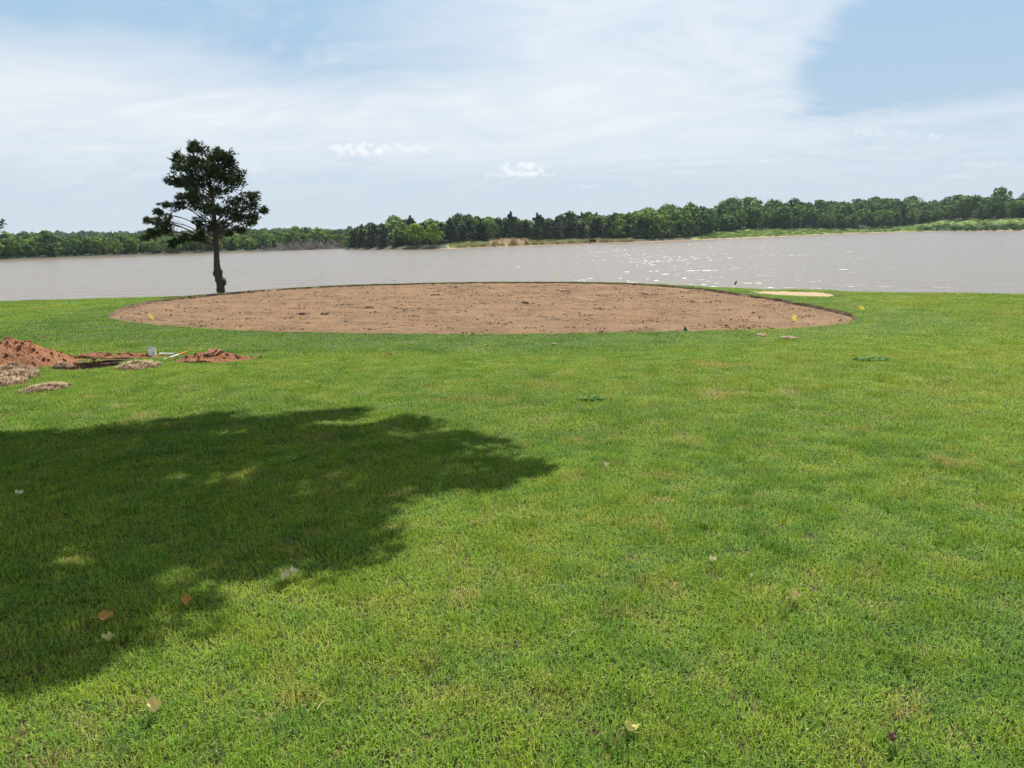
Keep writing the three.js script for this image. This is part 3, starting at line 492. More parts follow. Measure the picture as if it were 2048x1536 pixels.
// ---------------------------------------------------------------- the cedar by the green
const cedarLeaf = leafM(0.052, 0.082, 0.032), cedarBark = mat(0.062, 0.049, 0.040, { vertexColors: true, bumpMap: dataTex(256, 256, (u, v) => { const a = 0.5 + 0.5 * Math.sin(u * 60 + tile(u, v, 6, 3) * 9) * 0.6 + tile(u, v, 20, 3, 3); return [a, a, a]; }), bumpScale: 0.02 });
function cedarTree(name, x, d, turn, spots, seed, data, extra = true) {
  const R = rngOf(seed), s = 0.00391, g = group(name, x, ground(x, d) - 0.03, -d, turn);
  // spots: [across, up, half width, half height] in the tree's own drawing units, trunk foot at (830, 1470)
  const blobs = spots.map(([zx, zy, rx, ry]) => { const y = (1470 - zy) * s; return { p: V((zx - 830) * s + y * 0.0964, y, 0), rx: rx * s, ry: ry * s }; });
  for (const b of blobs) { const reach = Math.abs(b.p.x); b.p.z = (R() - 0.5) * 2 * (reach < 0.5 ? 0.75 : 0.45) * (1.15 - b.p.y / 7); b.rz = b.rx * 0.9; }
  if (extra) for (let k = 0; k < 14; k++) { const y = 2.7 + R() * 2.2, reach = (1.5 - (y - 2.5) * 0.42) * (0.55 + R() * 0.5), side = R() < 0.5 ? -1 : 1; blobs.push({ p: V((R() - 0.4) * 0.8, y, side * reach), rx: 0.3, ry: 0.2, rz: 0.34 }); }
  const G = new Geo(), L = new Geo();
  const tp = [], tr = [], bend = table([0, 0.5, 1.0, 2, 3.5, 4.9], [0, 0.02, -0.05, -0.02, 0.02, -0.06]), thick = table([0, 0.15, 0.5, 0.62, 0.85, 0.98, 1.15, 1.6, 2.2, 3.2, 4.2, 5.0], [0.185, 0.165, 0.155, 0.172, 0.152, 0.158, 0.118, 0.105, 0.092, 0.07, 0.035, 0.008]);
  for (let k = 0; k <= 60; k++) { const y = (k / 60) * 5.0 - 0.15; tp.push(V(bend(y), y, 0.03 * Math.sin(y * 2))); tr.push(thick(Math.max(0, y)) * 0.84); }
  G.tube(tp, tr, 18, [1, 1, 1], 0.2, seed);
  for (const [by, ba, br] of [[0.62, 0.1, 0.10], [0.95, 0.5, 0.085], [0.9, 2.9, 0.07], [1.85, 0.2, 0.05], [0.35, 2.4, 0.06]]) { const c = V(bend(by) + Math.cos(ba) * thick(by) * 0.72, by, Math.sin(ba) * thick(by) * 0.72), start = G.p.length / 3, ic = new THREE.IcosahedronGeometry(1, 2), P = ic.attributes.position; for (let k = 0; k < P.count; k++) { const v = V(P.getX(k), P.getY(k), P.getZ(k)), q = br * (1 + 0.45 * fbm3(v.x * 2 + by, v.y * 2, v.z * 2, 3)); G.v(c.clone().add(V(v.x * q, v.y * q * 1.5, v.z * q)), v, [1, 1, 1]); G.i.push(start + k); } }
  const T = new THREE.Mesh(G.build(), cedarBark); T.name = 'trunk'; g.add(T);
  const B = new Geo();
  for (const b of blobs) {
    const reach = Math.hypot(b.p.x, b.p.z), y0 = Math.max(1.85, b.p.y - 0.15 - reach * (0.30 + R() * 0.2)), o = V(bend(y0), y0, 0), m = o.clone().lerp(b.p, 0.55).add(V(0, 0.05 + reach * 0.07, (R() - 0.5) * 0.1)), r = 0.008 + reach * 0.011;
    const cv = new THREE.CatmullRomCurve3([o, o.clone().lerp(m, 0.5).add(V((R() - 0.5) * 0.08, 0.03, (R() - 0.5) * 0.08)), m, b.p]).getPoints(9); B.tube(cv, cv.map((_, i) => r * (1.2 - i / 9)), 6, [1, 1, 1]);
    for (let k = 0; k < 5; k++) { const t = m.clone().lerp(b.p, R()), e = b.p.clone().add(onSphere(R).multiply(V(b.rx, b.ry, b.rz)).multiplyScalar(0.85)); B.tube([t, t.clone().lerp(e, 0.5).add(V(0, 0.03, 0)), e], [0.009, 0.007, 0.003], 4, [1, 1, 1]); }
    const n = Math.round(85 + (b.rx * b.ry) * 1500), subs = Array.from({ length: 5 + Math.round(b.rx * 9) }, () => onSphere(R).multiply(V(b.rx, b.ry, b.rz)).multiplyScalar(0.35 + R() * 0.62));
    for (let k = 0; k < n; k++) {
      const dir = onSphere(R), q = Math.cbrt(R()) , far = R() < 0.1 ? 1.7 : 1, p = b.p.clone().add(subs[k % subs.length]).add(dir.clone().multiply(V(b.rx * 0.42 + 0.03, b.ry * 0.46 + 0.02, b.rz * 0.42 + 0.03)).multiplyScalar(q * far)), out = V(p.x - bend(p.y), 0.25 + (R() - 0.4) * 0.6, p.z).normalize().multiplyScalar(0.7).addScaledVector(dir, 0.5).add(onSphere(R).multiplyScalar(0.55)).normalize();
      const tone = 0.7 + R() * 0.6, col = [tone * (0.9 + R() * 0.3), tone, tone * (0.8 + R() * 0.3)];
      for (let t = 0; t < 5; t++) {
        const a = out.clone().add(onSphere(R).multiplyScalar(0.55)).normalize(), len = 0.05 + R() * 0.075, side = a.clone().cross(onSphere(R)).normalize().multiplyScalar(0.011 + R() * 0.012), nn = side.clone().cross(a).normalize().addScaledVector(dir, 0.6).normalize(), root = p.clone().addScaledVector(a, -0.02);
        L.tri(root.clone().sub(side), root.clone().add(side), p.clone().addScaledVector(a, len), nn, col);
      }
    }
  }
  mesh('limbs', B.build(true), mat(0.10, 0.08, 0.064), g); mesh('crown', L.build(), cedarLeaf, g);
  const cut = mesh('branch_stub', new THREE.CylinderGeometry(0.02, 0.026, 0.16, 8), mat(0.2, 0.16, 0.12), g); cut.position.set(0.13, 1.85, 0.05); cut.rotation.set(0.4, 0, -1.1);
  return put(g, data);
}
const SPOTS = [[605, 130, 55, 38], [560, 175, 30, 26], [690, 170, 62, 46], [850, 215, 70, 52], [900, 255, 45, 40], [430, 220, 36, 40], [460, 255, 62, 46], [600, 265, 90, 66], [760, 285, 105, 80], [900, 320, 66, 66], [480, 325, 92, 46], [640, 365, 105, 62], [850, 400, 120, 84], [990, 390, 52, 48], [390, 425, 62, 36], [470, 455, 60, 40], [550, 430, 76, 44], [910, 470, 100, 60], [640, 480, 95, 40], [800, 500, 84, 52], [470, 565, 55, 26], [580, 575, 105, 48], [335, 622, 60, 26], [430, 650, 92, 40], [550, 630, 76, 40], [1060, 565, 80, 40], [930, 605, 100, 36], [1100, 655, 88, 62], [960, 680, 115, 52], [780, 690, 120, 52], [330, 700, 52, 40], [175, 755, 60, 28], [260, 790, 70, 52], [365, 775, 66, 60], [900, 755, 110, 54], [1075, 750, 100, 46], [655, 800, 70, 56], [720, 855, 76, 64], [850, 825, 80, 44], [940, 850, 70, 40], [1110, 800, 46, 26], [1170, 700, 34, 34], [215, 860, 60, 52], [320, 860, 80, 46], [640, 920, 48, 28], [400, 960, 42, 38], [455, 945, 46, 20], [520, 918, 34, 20], [705, 905, 46, 40], [860, 885, 44, 28], [200, 910, 40, 24]];
cedarTree('cedar_tree', -10.15, 27.25, 0, SPOTS, 4242, { label: 'lone gnarled cedar with open crown standing behind the bare green', category: 'tree' });
cedarTree('cedar_tree', -20.45, 29.0, 0.4, SPOTS.filter((_, k) => k % 4 !== 1).map(([a, b, c, e]) => [830 + (a - 830) * 0.9, b, c, e]), 777, { label: 'dark cedar at the edge of the picture, only branch tips in view', category: 'tree' }, true);

// ---------------------------------------------------------------- the shade tree beside the camera, whose shadow lies on the lawn
{
  const R = rngOf(1234), px = -9.6, pd = 7.4, g = group('shade_tree', px, ground(px, pd) - 0.05, -pd), L = new Geo(), B = new Geo();
  const poly = [[-5.04, 7.35], [-4.36, 7.46], [-3.89, 7.73], [-3.29, 8.16], [-2.28, 8.05], [-1.63, 8.33], [-0.77, 7.44], [-0.17, 6.73], [0.3, 6.23], [0.2, 5.76], [0.44, 5.0], [-0.1, 5.08], [-0.52, 5.11], [-0.78, 4.96], [-0.8, 4.47], [-0.73, 4.22], [-0.86, 3.72], [-1.23, 3.75], [-1.43, 3.38], [-1.58, 3.03], [-1.67, 2.72], [-1.98, 2.67], [-3.2, 2.2], [-6, 1.2], [-9, 1.6], [-11.5, 3.6], [-11.8, 6], [-10, 8], [-7, 8.2]];
  const sd = (x, d) => { let inside = false, m = 1e9; for (let i = 0, j = poly.length - 1; i < poly.length; j = i++) { const [xi, yi] = poly[i], [xj, yj] = poly[j]; if (yi > d !== yj > d && x < ((xj - xi) * (d - yi)) / (yj - yi) + xi) inside = !inside; const t = clamp(((x - xi) * (xj - xi) + (d - yi) * (yj - yi)) / ((xj - xi) ** 2 + (yj - yi) ** 2)); m = Math.min(m, Math.hypot(x - lerp(xi, xj, t), d - lerp(yi, yj, t))); } return inside ? m : -m; };
  const gaps = [[-2.05, 5.75, 0.16], [-0.75, 6.95, 0.2], [-1.75, 3.65, 0.16], [-1.4, 7.6, 0.18], [-0.5, 6.05, 0.14], [-2.6, 7.1, 0.16], [-2.15, 3.3, 0.12], [-1.3, 4.3, 0.1], [-0.35, 5.55, 0.15], [-1.2, 5.5, 0.14]];
  const centre = V(-5.4, 0, -7.2), local = (v) => v.clone().sub(g.position), root = V(0, 0, 0);
  const tops = []; let tries = 0, made = 0;
  while (made < 980 && tries++ < 60000) {
    const x = R() < 0.6 ? -5.5 + R() * 6.1 : -12 + R() * 12.6, d = 1 + R() * 7.6, m = sd(x, d), r = 0.10 + 0.36 * R() ** 1.6; if (m < r * 0.5 || (n2(x * 2.2 + 2, d * 2.2) > 0.40 - r * 0.3 && R() < 0.92 && x > -6)) continue;
    if (gaps.some(([gx, gd, gr]) => Math.hypot(x - gx, d - gd) < gr * 0.9 + r * 0.25)) continue;
    const h = 5.4 + R() * 3.6, k = (h - ground(x, d)) / sunDir.y, c = V(x, ground(x, d), -d).addScaledVector(sunDir, k), lc = local(c); made++;
    tops.push([lc, r]);
    const n = Math.round(20 + r * r * 820);
    for (let i = 0; i < n; i++) {
      const dir = onSphere(R), p = lc.clone().add(dir.clone().multiply(V(r, r * 0.7, r)).multiplyScalar(Math.cbrt(R()))), f = V((R() - 0.5) * 1.3, 1, (R() - 0.5) * 1.3).normalize(), u = onSphere(R).cross(f).normalize(), w = f.clone().cross(u), s = 0.035 + R() * 0.03, t = 0.8 + R() * 0.4;
      L.quad(p, u.multiplyScalar(s), w.multiplyScalar(s * 0.8), f, [t, t, t]);
    }
  }
  const tp = [], tr = []; for (let k = 0; k <= 14; k++) { const t = k / 14; tp.push(V(0.9 * t * t, -0.2 + 7.4 * t, -0.3 * t)); tr.push(0.30 - 0.15 * t + 0.12 * Math.exp(-t * 9)); }
  const G = new Geo(); G.tube(tp, tr, 16, [1, 1, 1], 0.12, 3);
  tops.forEach(([c, r], k) => { const base = tp[10 + (k % 5)], m = base.clone().lerp(c, 0.5).add(V(0, 0.5, 0)); if (k % 3 === 0) { const cv = new THREE.CatmullRomCurve3([base, m, c]).getPoints(8); B.tube(cv, cv.map((_, i) => (k % 15 === 0 ? 0.075 : 0.03) * (1.1 - i / 8) + 0.004), 5, [1, 1, 1]); } else { const near = tops[k - (k % 3)][0].clone().lerp(base, 0.25); if (near.distanceTo(c) < 3) B.tube([near, near.clone().lerp(c, 0.5).add(V(0, 0.1, 0)), c], [0.016, 0.011, 0.005], 4, [1, 1, 1]); } });
  const bark = mat(0.13, 0.11, 0.09);
  mesh('trunk', G.build(true), bark, g); mesh('limbs', B.build(true), bark, g); mesh('crown', L.build(), leafM(0.08, 0.15, 0.03), g);
  put(g, { label: 'broadleaf tree beyond the frame casting the large shadow on the lawn', category: 'tree' });
}

// ---------------------------------------------------------------- diggings on the left
function pileGeo(seed, rx, rz, h, peaks, N = 72, M = 34) {
  return gridGeo(N, M, (i, j) => {
    const a = ((i % N) / N) * 2 * Math.PI, wob = 1 + 0.14 * n2(Math.cos(a) * 1.7 + seed, Math.sin(a) * 1.7), t = j / M, x = Math.cos(a) * rx * wob * t, z = Math.sin(a) * rz * wob * t;
    let y = 0; for (const [px, pz, w, ph] of peaks) y = Math.max(y, ph * Math.pow(Math.max(0, 1 - Math.hypot((x - px) / w, (z - pz) / w)), 0.95));
    y = Math.max(y, 0) * h + (fbm3(x * 3 + seed, 0, z * 3, 3) * 0.09 + fbm3(x * 9 + seed, 1, z * 9, 3) * 0.05) * sm(1, 0.75, t) * Math.min(1, 0.35 + y) ;
    const f = clamp(0.5 + fbm3(x * 4, seed, z * 4, 3) * 1.1);
    return { p: V(x, t === 1 ? -0.06 : y + 0.012 * (1 - t), z), c: [lerp(0.20, 0.31, f), lerp(0.080, 0.135, f), lerp(0.034, 0.058, f)], uv: [x, z] };
  });
}
const redSoil = mat(1, 1, 1, { vertexColors: true, roughness: 1, bumpMap: dataTex(512, 512, (u, v) => { const a = 0.5 + tile(u, v, 30, 5, 4); return [a, a, a]; }), bumpScale: 0.04 });
const joinClods = (list) => mergeGeometries(list.map(([k, x, y, z, s, r]) => clods[k % 5].clone().applyMatrix4(new THREE.Matrix4().compose(V(x, y, z), new THREE.Quaternion().setFromEuler(new THREE.Euler(r, r * 2.3, r * 1.1)), V(s, s, s)))));
function pile(name, x, d, rx, rz, h, peaks, seed, n, label) {
  const g = group(name, x, ground(x, d) - 0.01, -d), R = rngOf(seed), geo = pileGeo(seed, rx, rz, h, peaks), P = geo.attributes.position;
  mesh('mound', geo, redSoil, g);
  const list = [[], []]; for (let k = 0; k < n; k++) { const q = Math.floor(R() * P.count * 0.995), y = P.getY(q); if (y < 0.01 && R() < 0.3) continue; const s = 0.008 + 0.028 * Math.pow(R(), 4), spread = R() < 0.3 ? 1 + R() * 0.45 : 1.02; list[R() < 0.35 ? 1 : 0].push([k, P.getX(q) * spread, (spread > 1.03 ? 0.02 : y) + s * 0.3, P.getZ(q) * spread, s, R() * 6]); }
  const c = mesh('clods', joinClods(list[0]), soilRed, g); c.userData.kind = 'stuff'; const c2 = mesh('clods', joinClods(list[1]), soilRedDark, g); c2.userData.kind = 'stuff';
  put(g, { label, category: 'soil pile' }); return g;
}
pile('soil_pile', -8.48, 12.95, 1.12, 0.8, 1, [[0.05, 0, 0.92, 0.47], [-0.6, 0.15, 0.8, 0.36], [0.5, 0.1, 0.55, 0.17]], 3.3, 420, 'large heap of red soil at the edge of the picture');
pile('soil_spill', -7.0, 13.72, 0.95, 0.22, 1, [[-0.5, 0, 0.5, 0.12], [0.1, 0, 0.45, 0.07], [0.5, 0, 0.3, 0.04]], 8.1, 140, 'low strip of spilled red soil trailing from the large heap');
{
  const g = pile('soil_pile', -5.12, 13.1, 0.80, 0.42, 1, [[-0.05, 0, 0.66, 0.17], [-0.4, 0.05, 0.4, 0.09], [0.45, 0.05, 0.35, 0.06]], 5.7, 260, 'small heap of red soil beside the grey bucket');
  const rock = mesh('lump', clodGeo(9, 0.6, 2), mat(0.24, 0.105, 0.06), g); rock.scale.set(0.13, 0.10, 0.10); rock.position.set(0.05, 0.165, 0.10); rock.rotation.set(0.2, 0.5, 0.1);
}
{ // the dug hole
  const N = 48, g = gridGeo(N, 12, (i, j) => {
    const a = ((i % N) / N) * 2 * Math.PI; let lo = 0, hi = 2; for (let k = 0; k < 16; k++) { const m = (lo + hi) / 2; if (inHole(HOLE.x + m * Math.cos(a), HOLE.d + m * Math.sin(a))) lo = m; else hi = m; }
    const t = j / 12, prof = t < 0.15 ? lo + 0.16 - (t / 0.15) * 0.16 : t < 0.6 ? lo * (1 - (t - 0.15) * 0.25) : lo * 0.89 * (1 - (t - 0.6) / 0.4), dep = t < 0.15 ? 0.022 : t < 0.6 ? 0.022 + ((t - 0.15) / 0.45) * 0.42 : 0.44 + 0.03 * (t - 0.6);
    const wob = 1 + 0.06 * n3(Math.cos(a) * 4, Math.sin(a) * 4, t * 6) * (t > 0.15 ? 1 : 0), x = HOLE.x + prof * wob * Math.cos(a), d = HOLE.d + prof * wob * Math.sin(a), f = clamp(0.5 + fbm3(x * 6, t * 4, d * 6, 3));
    return { p: V(x, ground(x, d) - dep, -d), c: [lerp(0.085, 0.15, f), lerp(0.048, 0.075, f), lerp(0.03, 0.045, f)] };
  });
  put(mesh('dug_hole', g, mat(1, 1, 1, { vertexColors: true })), { kind: 'structure', label: 'freshly dug hole in the lawn with steep brown walls', category: 'hole' });
}
function sod(x, d, rx, rz, h, turn, seed, label, straw = 1) {
  const g = group('sod_clump', x, ground(x, d) + 0.005, -d, turn), N = 40, M = 14;
  const edgeR = (a) => 1 + 0.22 * n2(Math.cos(a) * 1.5 + seed, Math.sin(a) * 1.5) + 0.07 * n2(Math.cos(a) * 6, Math.sin(a) * 6 + seed);
  const top = (x2, z2) => h * (0.8 + 0.5 * fbm2(x2 * 4 + seed, z2 * 4, 3));
  const b = gridGeo(N, M, (i, j) => { const a = ((i % N) / N) * 2 * Math.PI, t = j / M, q = t < 0.75 ? t / 0.75 : 1 - 0.03 * (t - 0.75), r = q * edgeR(a), x2 = r * Math.cos(a) * rx, z2 = r * Math.sin(a) * rz, f = 0.8 + 0.5 * fbm2(x2 * 12, z2 * 12 + t * 4, 3), y = t < 0.75 ? top(x2, z2) * (1 - 0.72 * q ** 2.4) : lerp(top(x2, z2) * 0.28, -0.03, (t - 0.75) / 0.25); return { p: V(x2, y, z2), c: [0.17 * f, 0.10 * f, 0.06 * f] }; });
  mesh('soil_block', b, mat(1, 1, 1, { vertexColors: true }), g);
  const R = rngOf(seed * 7 + 1), G = new Geo(), n = Math.round(26000 * straw * rx * rz);
  for (let k = 0; k < n; k++) { const a = R() * 6.28, q = Math.sqrt(R()) * 0.99, r = q * edgeR(a), x2 = r * Math.cos(a) * rx, z2 = r * Math.sin(a) * rz, y = top(x2, z2) * (1 - 0.72 * q ** 2.4), c = R() * 6.28, l = 0.025 + R() * 0.05, t = R(), w = 0.0028 + R() * 0.002; G.tri(V(x2 - Math.sin(c) * w, y - 0.004, z2 + Math.cos(c) * w), V(x2 + Math.sin(c) * w, y - 0.004, z2 - Math.cos(c) * w), V(x2 + Math.cos(c) * l, y + 0.004 + R() * 0.03, z2 + Math.sin(c) * l), V(Math.cos(c) * 0.2, 0.9, Math.sin(c) * 0.2).normalize(), [lerp(0.22, 0.42, t), lerp(0.15, 0.31, t), lerp(0.085, 0.18, t)]); }
  const st = mesh('dry_grass', G.build(), mat(1, 1, 1, { vertexColors: true }), g); st.userData.kind = 'stuff';
  put(g, { label, category: 'sod' });
}
sod(-5.98, 12.2, 0.30, 0.36, 0.11, 0.3, 31, 'flat slab of straw-covered sod lying beside the dug hole');
sod(-6.25, 10.15, 0.24, 0.30, 0.07, -0.4, 32, 'flat slab of straw-covered sod below the large soil heap');
sod(-7.35, 11.2, 0.34, 0.28, 0.13, 0.9, 33, 'brown broken sod lump at the foot of the large soil heap', 0.7);
sod(-7.75, 11.75, 0.36, 0.28, 0.17, 0.2, 34, 'dark overturned sod lump at the foot of the large soil heap', 0.35);
sod(-7.15, 10.75, 0.30, 0.24, 0.08, 2.0, 35, 'pale straw sod scrap at the picture edge below the dark sod', 1);
sod(-7.28, 12.38, 0.17, 0.12, 0.10, 0, 36, 'small dark sod lump between the large heap and the hole', 0.3);
{
  const x = -6.46, d = 13.73, g = group('bucket', x, ground(x, d), -d); g.rotation.z = -0.03;
  const pr = [[0.002, 0.01], [0.066, 0.01], [0.066, 0.005], [0.0675, 0], [0.070, 0.004], [0.0715, 0.15], [0.0712, 0.178], [0.0675, 0.178], [0.066, 0.05], [0.002, 0.03]].map(([a, b]) => new THREE.Vector2(a, b));
  const smut = dataTex(128, 128, (u, v) => { const a = 0.98 + tile(u, v, 5, 3) * 0.3, s = tile(u, v, 12, 3, 6) > 0.33 ? 0.7 : 1; return [a * s, a * s, a * s * 0.98]; }, true);
  mesh('body', new THREE.LatheGeometry(pr, 40), mat(0.93, 0.94, 0.95, { roughness: 0.4, map: smut }), g);
  const rim = mesh('rim', new THREE.TorusGeometry(0.0705, 0.006, 8, 40), mat(0.10, 0.105, 0.11, { roughness: 0.45 }), g); rim.rotation.x = Math.PI / 2; rim.position.y = 0.176;
  put(g, { label: 'small grey-white metal bucket standing on the lawn between the soil heaps', category: 'bucket' });
  const p = (a, b) => V(a, ground(a, b) + 0.045, -b);
  const pipe = new Geo(); const A = p(-6.40, 13.9), C = p(-6.08, 13.78); pipe.tube([A, A.clone().lerp(C, 0.5), C], [0.014, 0.014, 0.014], 12, [1, 1, 1]);
  put(mesh('plastic_pipe', pipe.build(true), mat(0.72, 0.72, 0.70, { roughness: 0.4 })), { label: 'thin white plastic pipe lying beside the grey bucket', category: 'pipe' });
  const st = group('marking_stick', -5.93, ground(-5.93, 13.5) + 0.05, -13.5, 0.95); st.rotation.z = 0.16;
  [[-0.24, 0.12, 'w'], [-0.15, 0.06, 'o'], [-0.03, 0.18, 'w'], [0.14, 0.16, 'o']].forEach(([sx, l, k]) => { const b = mesh(k === 'w' ? 'white_band' : 'orange_band', new THREE.BoxGeometry(l - 0.002, 0.018, 0.035), k === 'w' ? mat(0.68, 0.68, 0.66) : mat(0.62, 0.16, 0.06), st); b.position.x = sx; });
  put(st, { label: 'orange and white banded stick leaning on the small soil heap', category: 'stick' });
}

// ---------------------------------------------------------------- marker flags
{
  const wireM = mat(0.35, 0.35, 0.35, { roughness: 0.4, metalness: 0.8 }), flagM = { yellow: mat(0.85, 0.76, 0.10, { transmission: 0.35, thickness: 0 }), teal: mat(0.03, 0.48, 0.45, { transmission: 0.3, thickness: 0 }), green: mat(0.0, 0.10, 0.05, { transmission: 0.2, thickness: 0 }), black: mat(0.03, 0.03, 0.035), white: mat(0.75, 0.74, 0.66, { transmission: 0.3, thickness: 0 }) };
  const flag = (x, d, h, color, lean, turn, label, grp, droop = 0, size = 1) => {
    const g = group('marker_flag', x, outside(x, d) < 0 ? soilY(x, d) : ground(x, d), -d, turn);
    const w = mesh('wire', new THREE.CylinderGeometry(0.0016, 0.0016, h + 0.05, 6), wireM, g); w.position.set(Math.sin(lean) * h / 2, h / 2 - 0.025, 0); w.rotation.z = -lean;
    const f = gridGeo(8, 6, (i, j) => { const u = i / 8, v = j / 6; return { p: V(u * 0.105 * size * Math.cos(droop) + v * 0.012, -v * 0.085 * size - u * 0.105 * size * Math.sin(droop), 0.014 * Math.sin(u * 5 + v * 1.5 + turn)), uv: [u, v] }; });
    const m = mesh('flag', f, flagM[color], g); m.position.set(Math.sin(lean) * h, h * Math.cos(lean), 0); m.rotation.z = -lean;
    put(g, { label, category: 'marker flag', group: grp });
  };
  const F = 'marker flags round the green';
  flag(-15.83, 30.67, 0.24, 'yellow', 0.1, 1.0, 'yellow marker flag against the water, behind the teal flag', F, 0.9);
  flag(-16.85, 29.4, 0.14, 'teal', 0.35, 0.3, 'teal marker flag on the lawn near the water', F, 0.5);
  flag(-8.94, 19.05, 0.20, 'yellow', 0.05, 0.1, 'yellow marker flag on the soil at the pointed end by the cedar', F, 0.7, 1.35);
  flag(-0.88, 16.45, 0.13, 'yellow', 0.1, 1.3, 'tiny yellow marker flag at the front edge of the soil', F, 1.2, 0.7);
  flag(3.72, 16.75, 0.21, 'green', 0.45, 0.0, 'dark green marker flag leaning at the front edge of the soil', F, 0.6, 1.4);
  flag(6.66, 18.26, 0.20, 'yellow', 0.3, 0.0, 'yellow marker flag on the soil beside the dark green flag', F, 0.5, 1.4);
  flag(8.95, 19.6, 0.22, 'yellow', -0.45, 0.2, 'yellow marker flag leaning on the lawn outside the soil edge', F, 0.5, 1.35);
  const behind = (px, d, h, c, label, size) => { const u = (px - 1024) / 1540, x = u * d * 1.012; flag(x, d, h, c, 0.12, 0.4 + px * 0.01, label, F, 0.7, size); };
  behind(1117, 37, 0.42, 'yellow', 'yellow flag against the water behind the middle of the green', 1.1);
  behind(885, 37, 0.40, 'yellow', 'yellow flag against the water between the black flag and the middle', 1);
  behind(800, 37, 0.38, 'black', 'black flag behind the green between two yellow ones', 0.8);
  behind(697, 36, 0.42, 'yellow', 'yellow flag against the water, nearest the cedar on its right side', 1);
  behind(1397, 33, 0.42, 'yellow', 'yellow flag against the water next to the dark flag', 1);
  behind(1473, 31, 0.43, 'black', 'dark flag against the water behind the long grass collar', 1.3);
  behind(387, 33, 0.28, 'white', 'white flag against the water just left of the cedar trunk', 0.9);
  behind(350, 34, 0.30, 'white', 'tiny white flag against the water, second left of the cedar trunk', 0.6);
}

// ---------------------------------------------------------------- clods and scraps
{
  const clod = (x, d, s, m, label, seed, sq = 0.55) => { const g = clodGeo(seed, sq, 2), on = outside(x, d) < 0 ? soilY(x, d) : ground(x, d) + 0.012; const c = mesh('soil_clod', g, m); c.position.set(x, on + s[1] * 0.25, -d); c.scale.set(s[0], s[1], s[2] ?? s[0] * 0.7); c.rotation.y = seed; put(c, { label, category: 'clod', group: 'loose clods' }); };
  clod(-5.42, 20.1, [0.20, 0.09, 0.14], soilDark, 'dark clod in the churned patch below the cedar', 51);
  clod(-4.83, 20.05, [0.13, 0.08], soilDark, 'dark clod right of the churned patch below the cedar', 52);
  clod(0.43, 22.16, [0.11, 0.09], soilDark, 'dark round clod near the middle of the soil', 53);
  clod(-2.38, 24.63, [0.16, 0.06], soilDark, 'dark flat clod left of the middle of the soil', 54);
  clod(7.35, 24.1, [0.22, 0.07], soilDark, 'dark flat clod by the far cut edge of the soil', 55);
  clod(-8.2, 26.6, [0.30, 0.10, 0.2], soilMid, 'brown lump of soil on the back edge near the cedar', 56);
  clod(1.84, 25.73, [0.17, 0.05], soilDark, 'dark flat clod toward the back of the soil', 57);
  clod(4.34, 24.8, [0.15, 0.04], soilMid, 'pale clod toward the back of the soil', 58);
  clod(-2.0, 27.3, [0.20, 0.06], soilDark, 'dark clod on the back crest of the soil', 59);
  clod(-3.9, 21.4, [0.14, 0.06], soilDark, 'dark clod farther in than the churned patch', 64);
  const thatch = mat(0.20, 0.14, 0.075);
  clod(5.18, 15.8, [0.15, 0.05], thatch, 'larger scrap of dry turf on the grass below the dark green flag', 61);
  clod(5.57, 15.23, [0.17, 0.035], thatch, 'flat scrap of dry turf on the grass, right of the larger one', 62);
  clod(-1.96, 15.06, [0.06, 0.025], thatch, 'small scrap of dry turf on the grass before the soil, leftmost', 63);
  clod(-0.5, 14.72, [0.06, 0.022], thatch, 'small scrap of dry turf on the grass before the soil, middle', 66);
  clod(0.84, 14.85, [0.07, 0.025], thatch, 'small scrap of dry turf on the grass before the soil, rightmost', 67);
  clod(-2.16, 13.57, [0.05, 0.03], soilDark, 'little dark crumb of soil on the grass', 68);
}
{ // weed clumps
  const weed = (x, d, r, n, seed, label) => { const R = rngOf(seed), G = new Geo(); for (let k = 0; k < n; k++) { const a = R() * 6.28, q = r * Math.sqrt(R()), b = R() * 6.28, L = 0.05 + R() * 0.06, c = V(q * Math.cos(a) * 1.5, 0.02 + R() * 0.03, q * Math.sin(a)), u = V(Math.cos(b) * L * 0.5, 0.02 * R(), Math.sin(b) * L * 0.5), w = V(-Math.sin(b) * L * 0.18, 0, Math.cos(b) * L * 0.18), t = 0.8 + R() * 0.4; G.quad(c, u, w, V(0, 1, 0.2).normalize(), [t, t, t]); } const m = mesh('weed', G.build(), leafM(0.075, 0.165, 0.026)); m.position.set(x, ground(x, d), -d); put(m, { label, category: 'weed' }); };
  weed(5.18, 10.95, 0.17, 130, 81, 'dark green leafy weed patch on the lawn below the far collar');
  weed(0.88, 8.35, 0.11, 70, 82, 'dark green leafy weed tuft in the middle of the lawn');
}
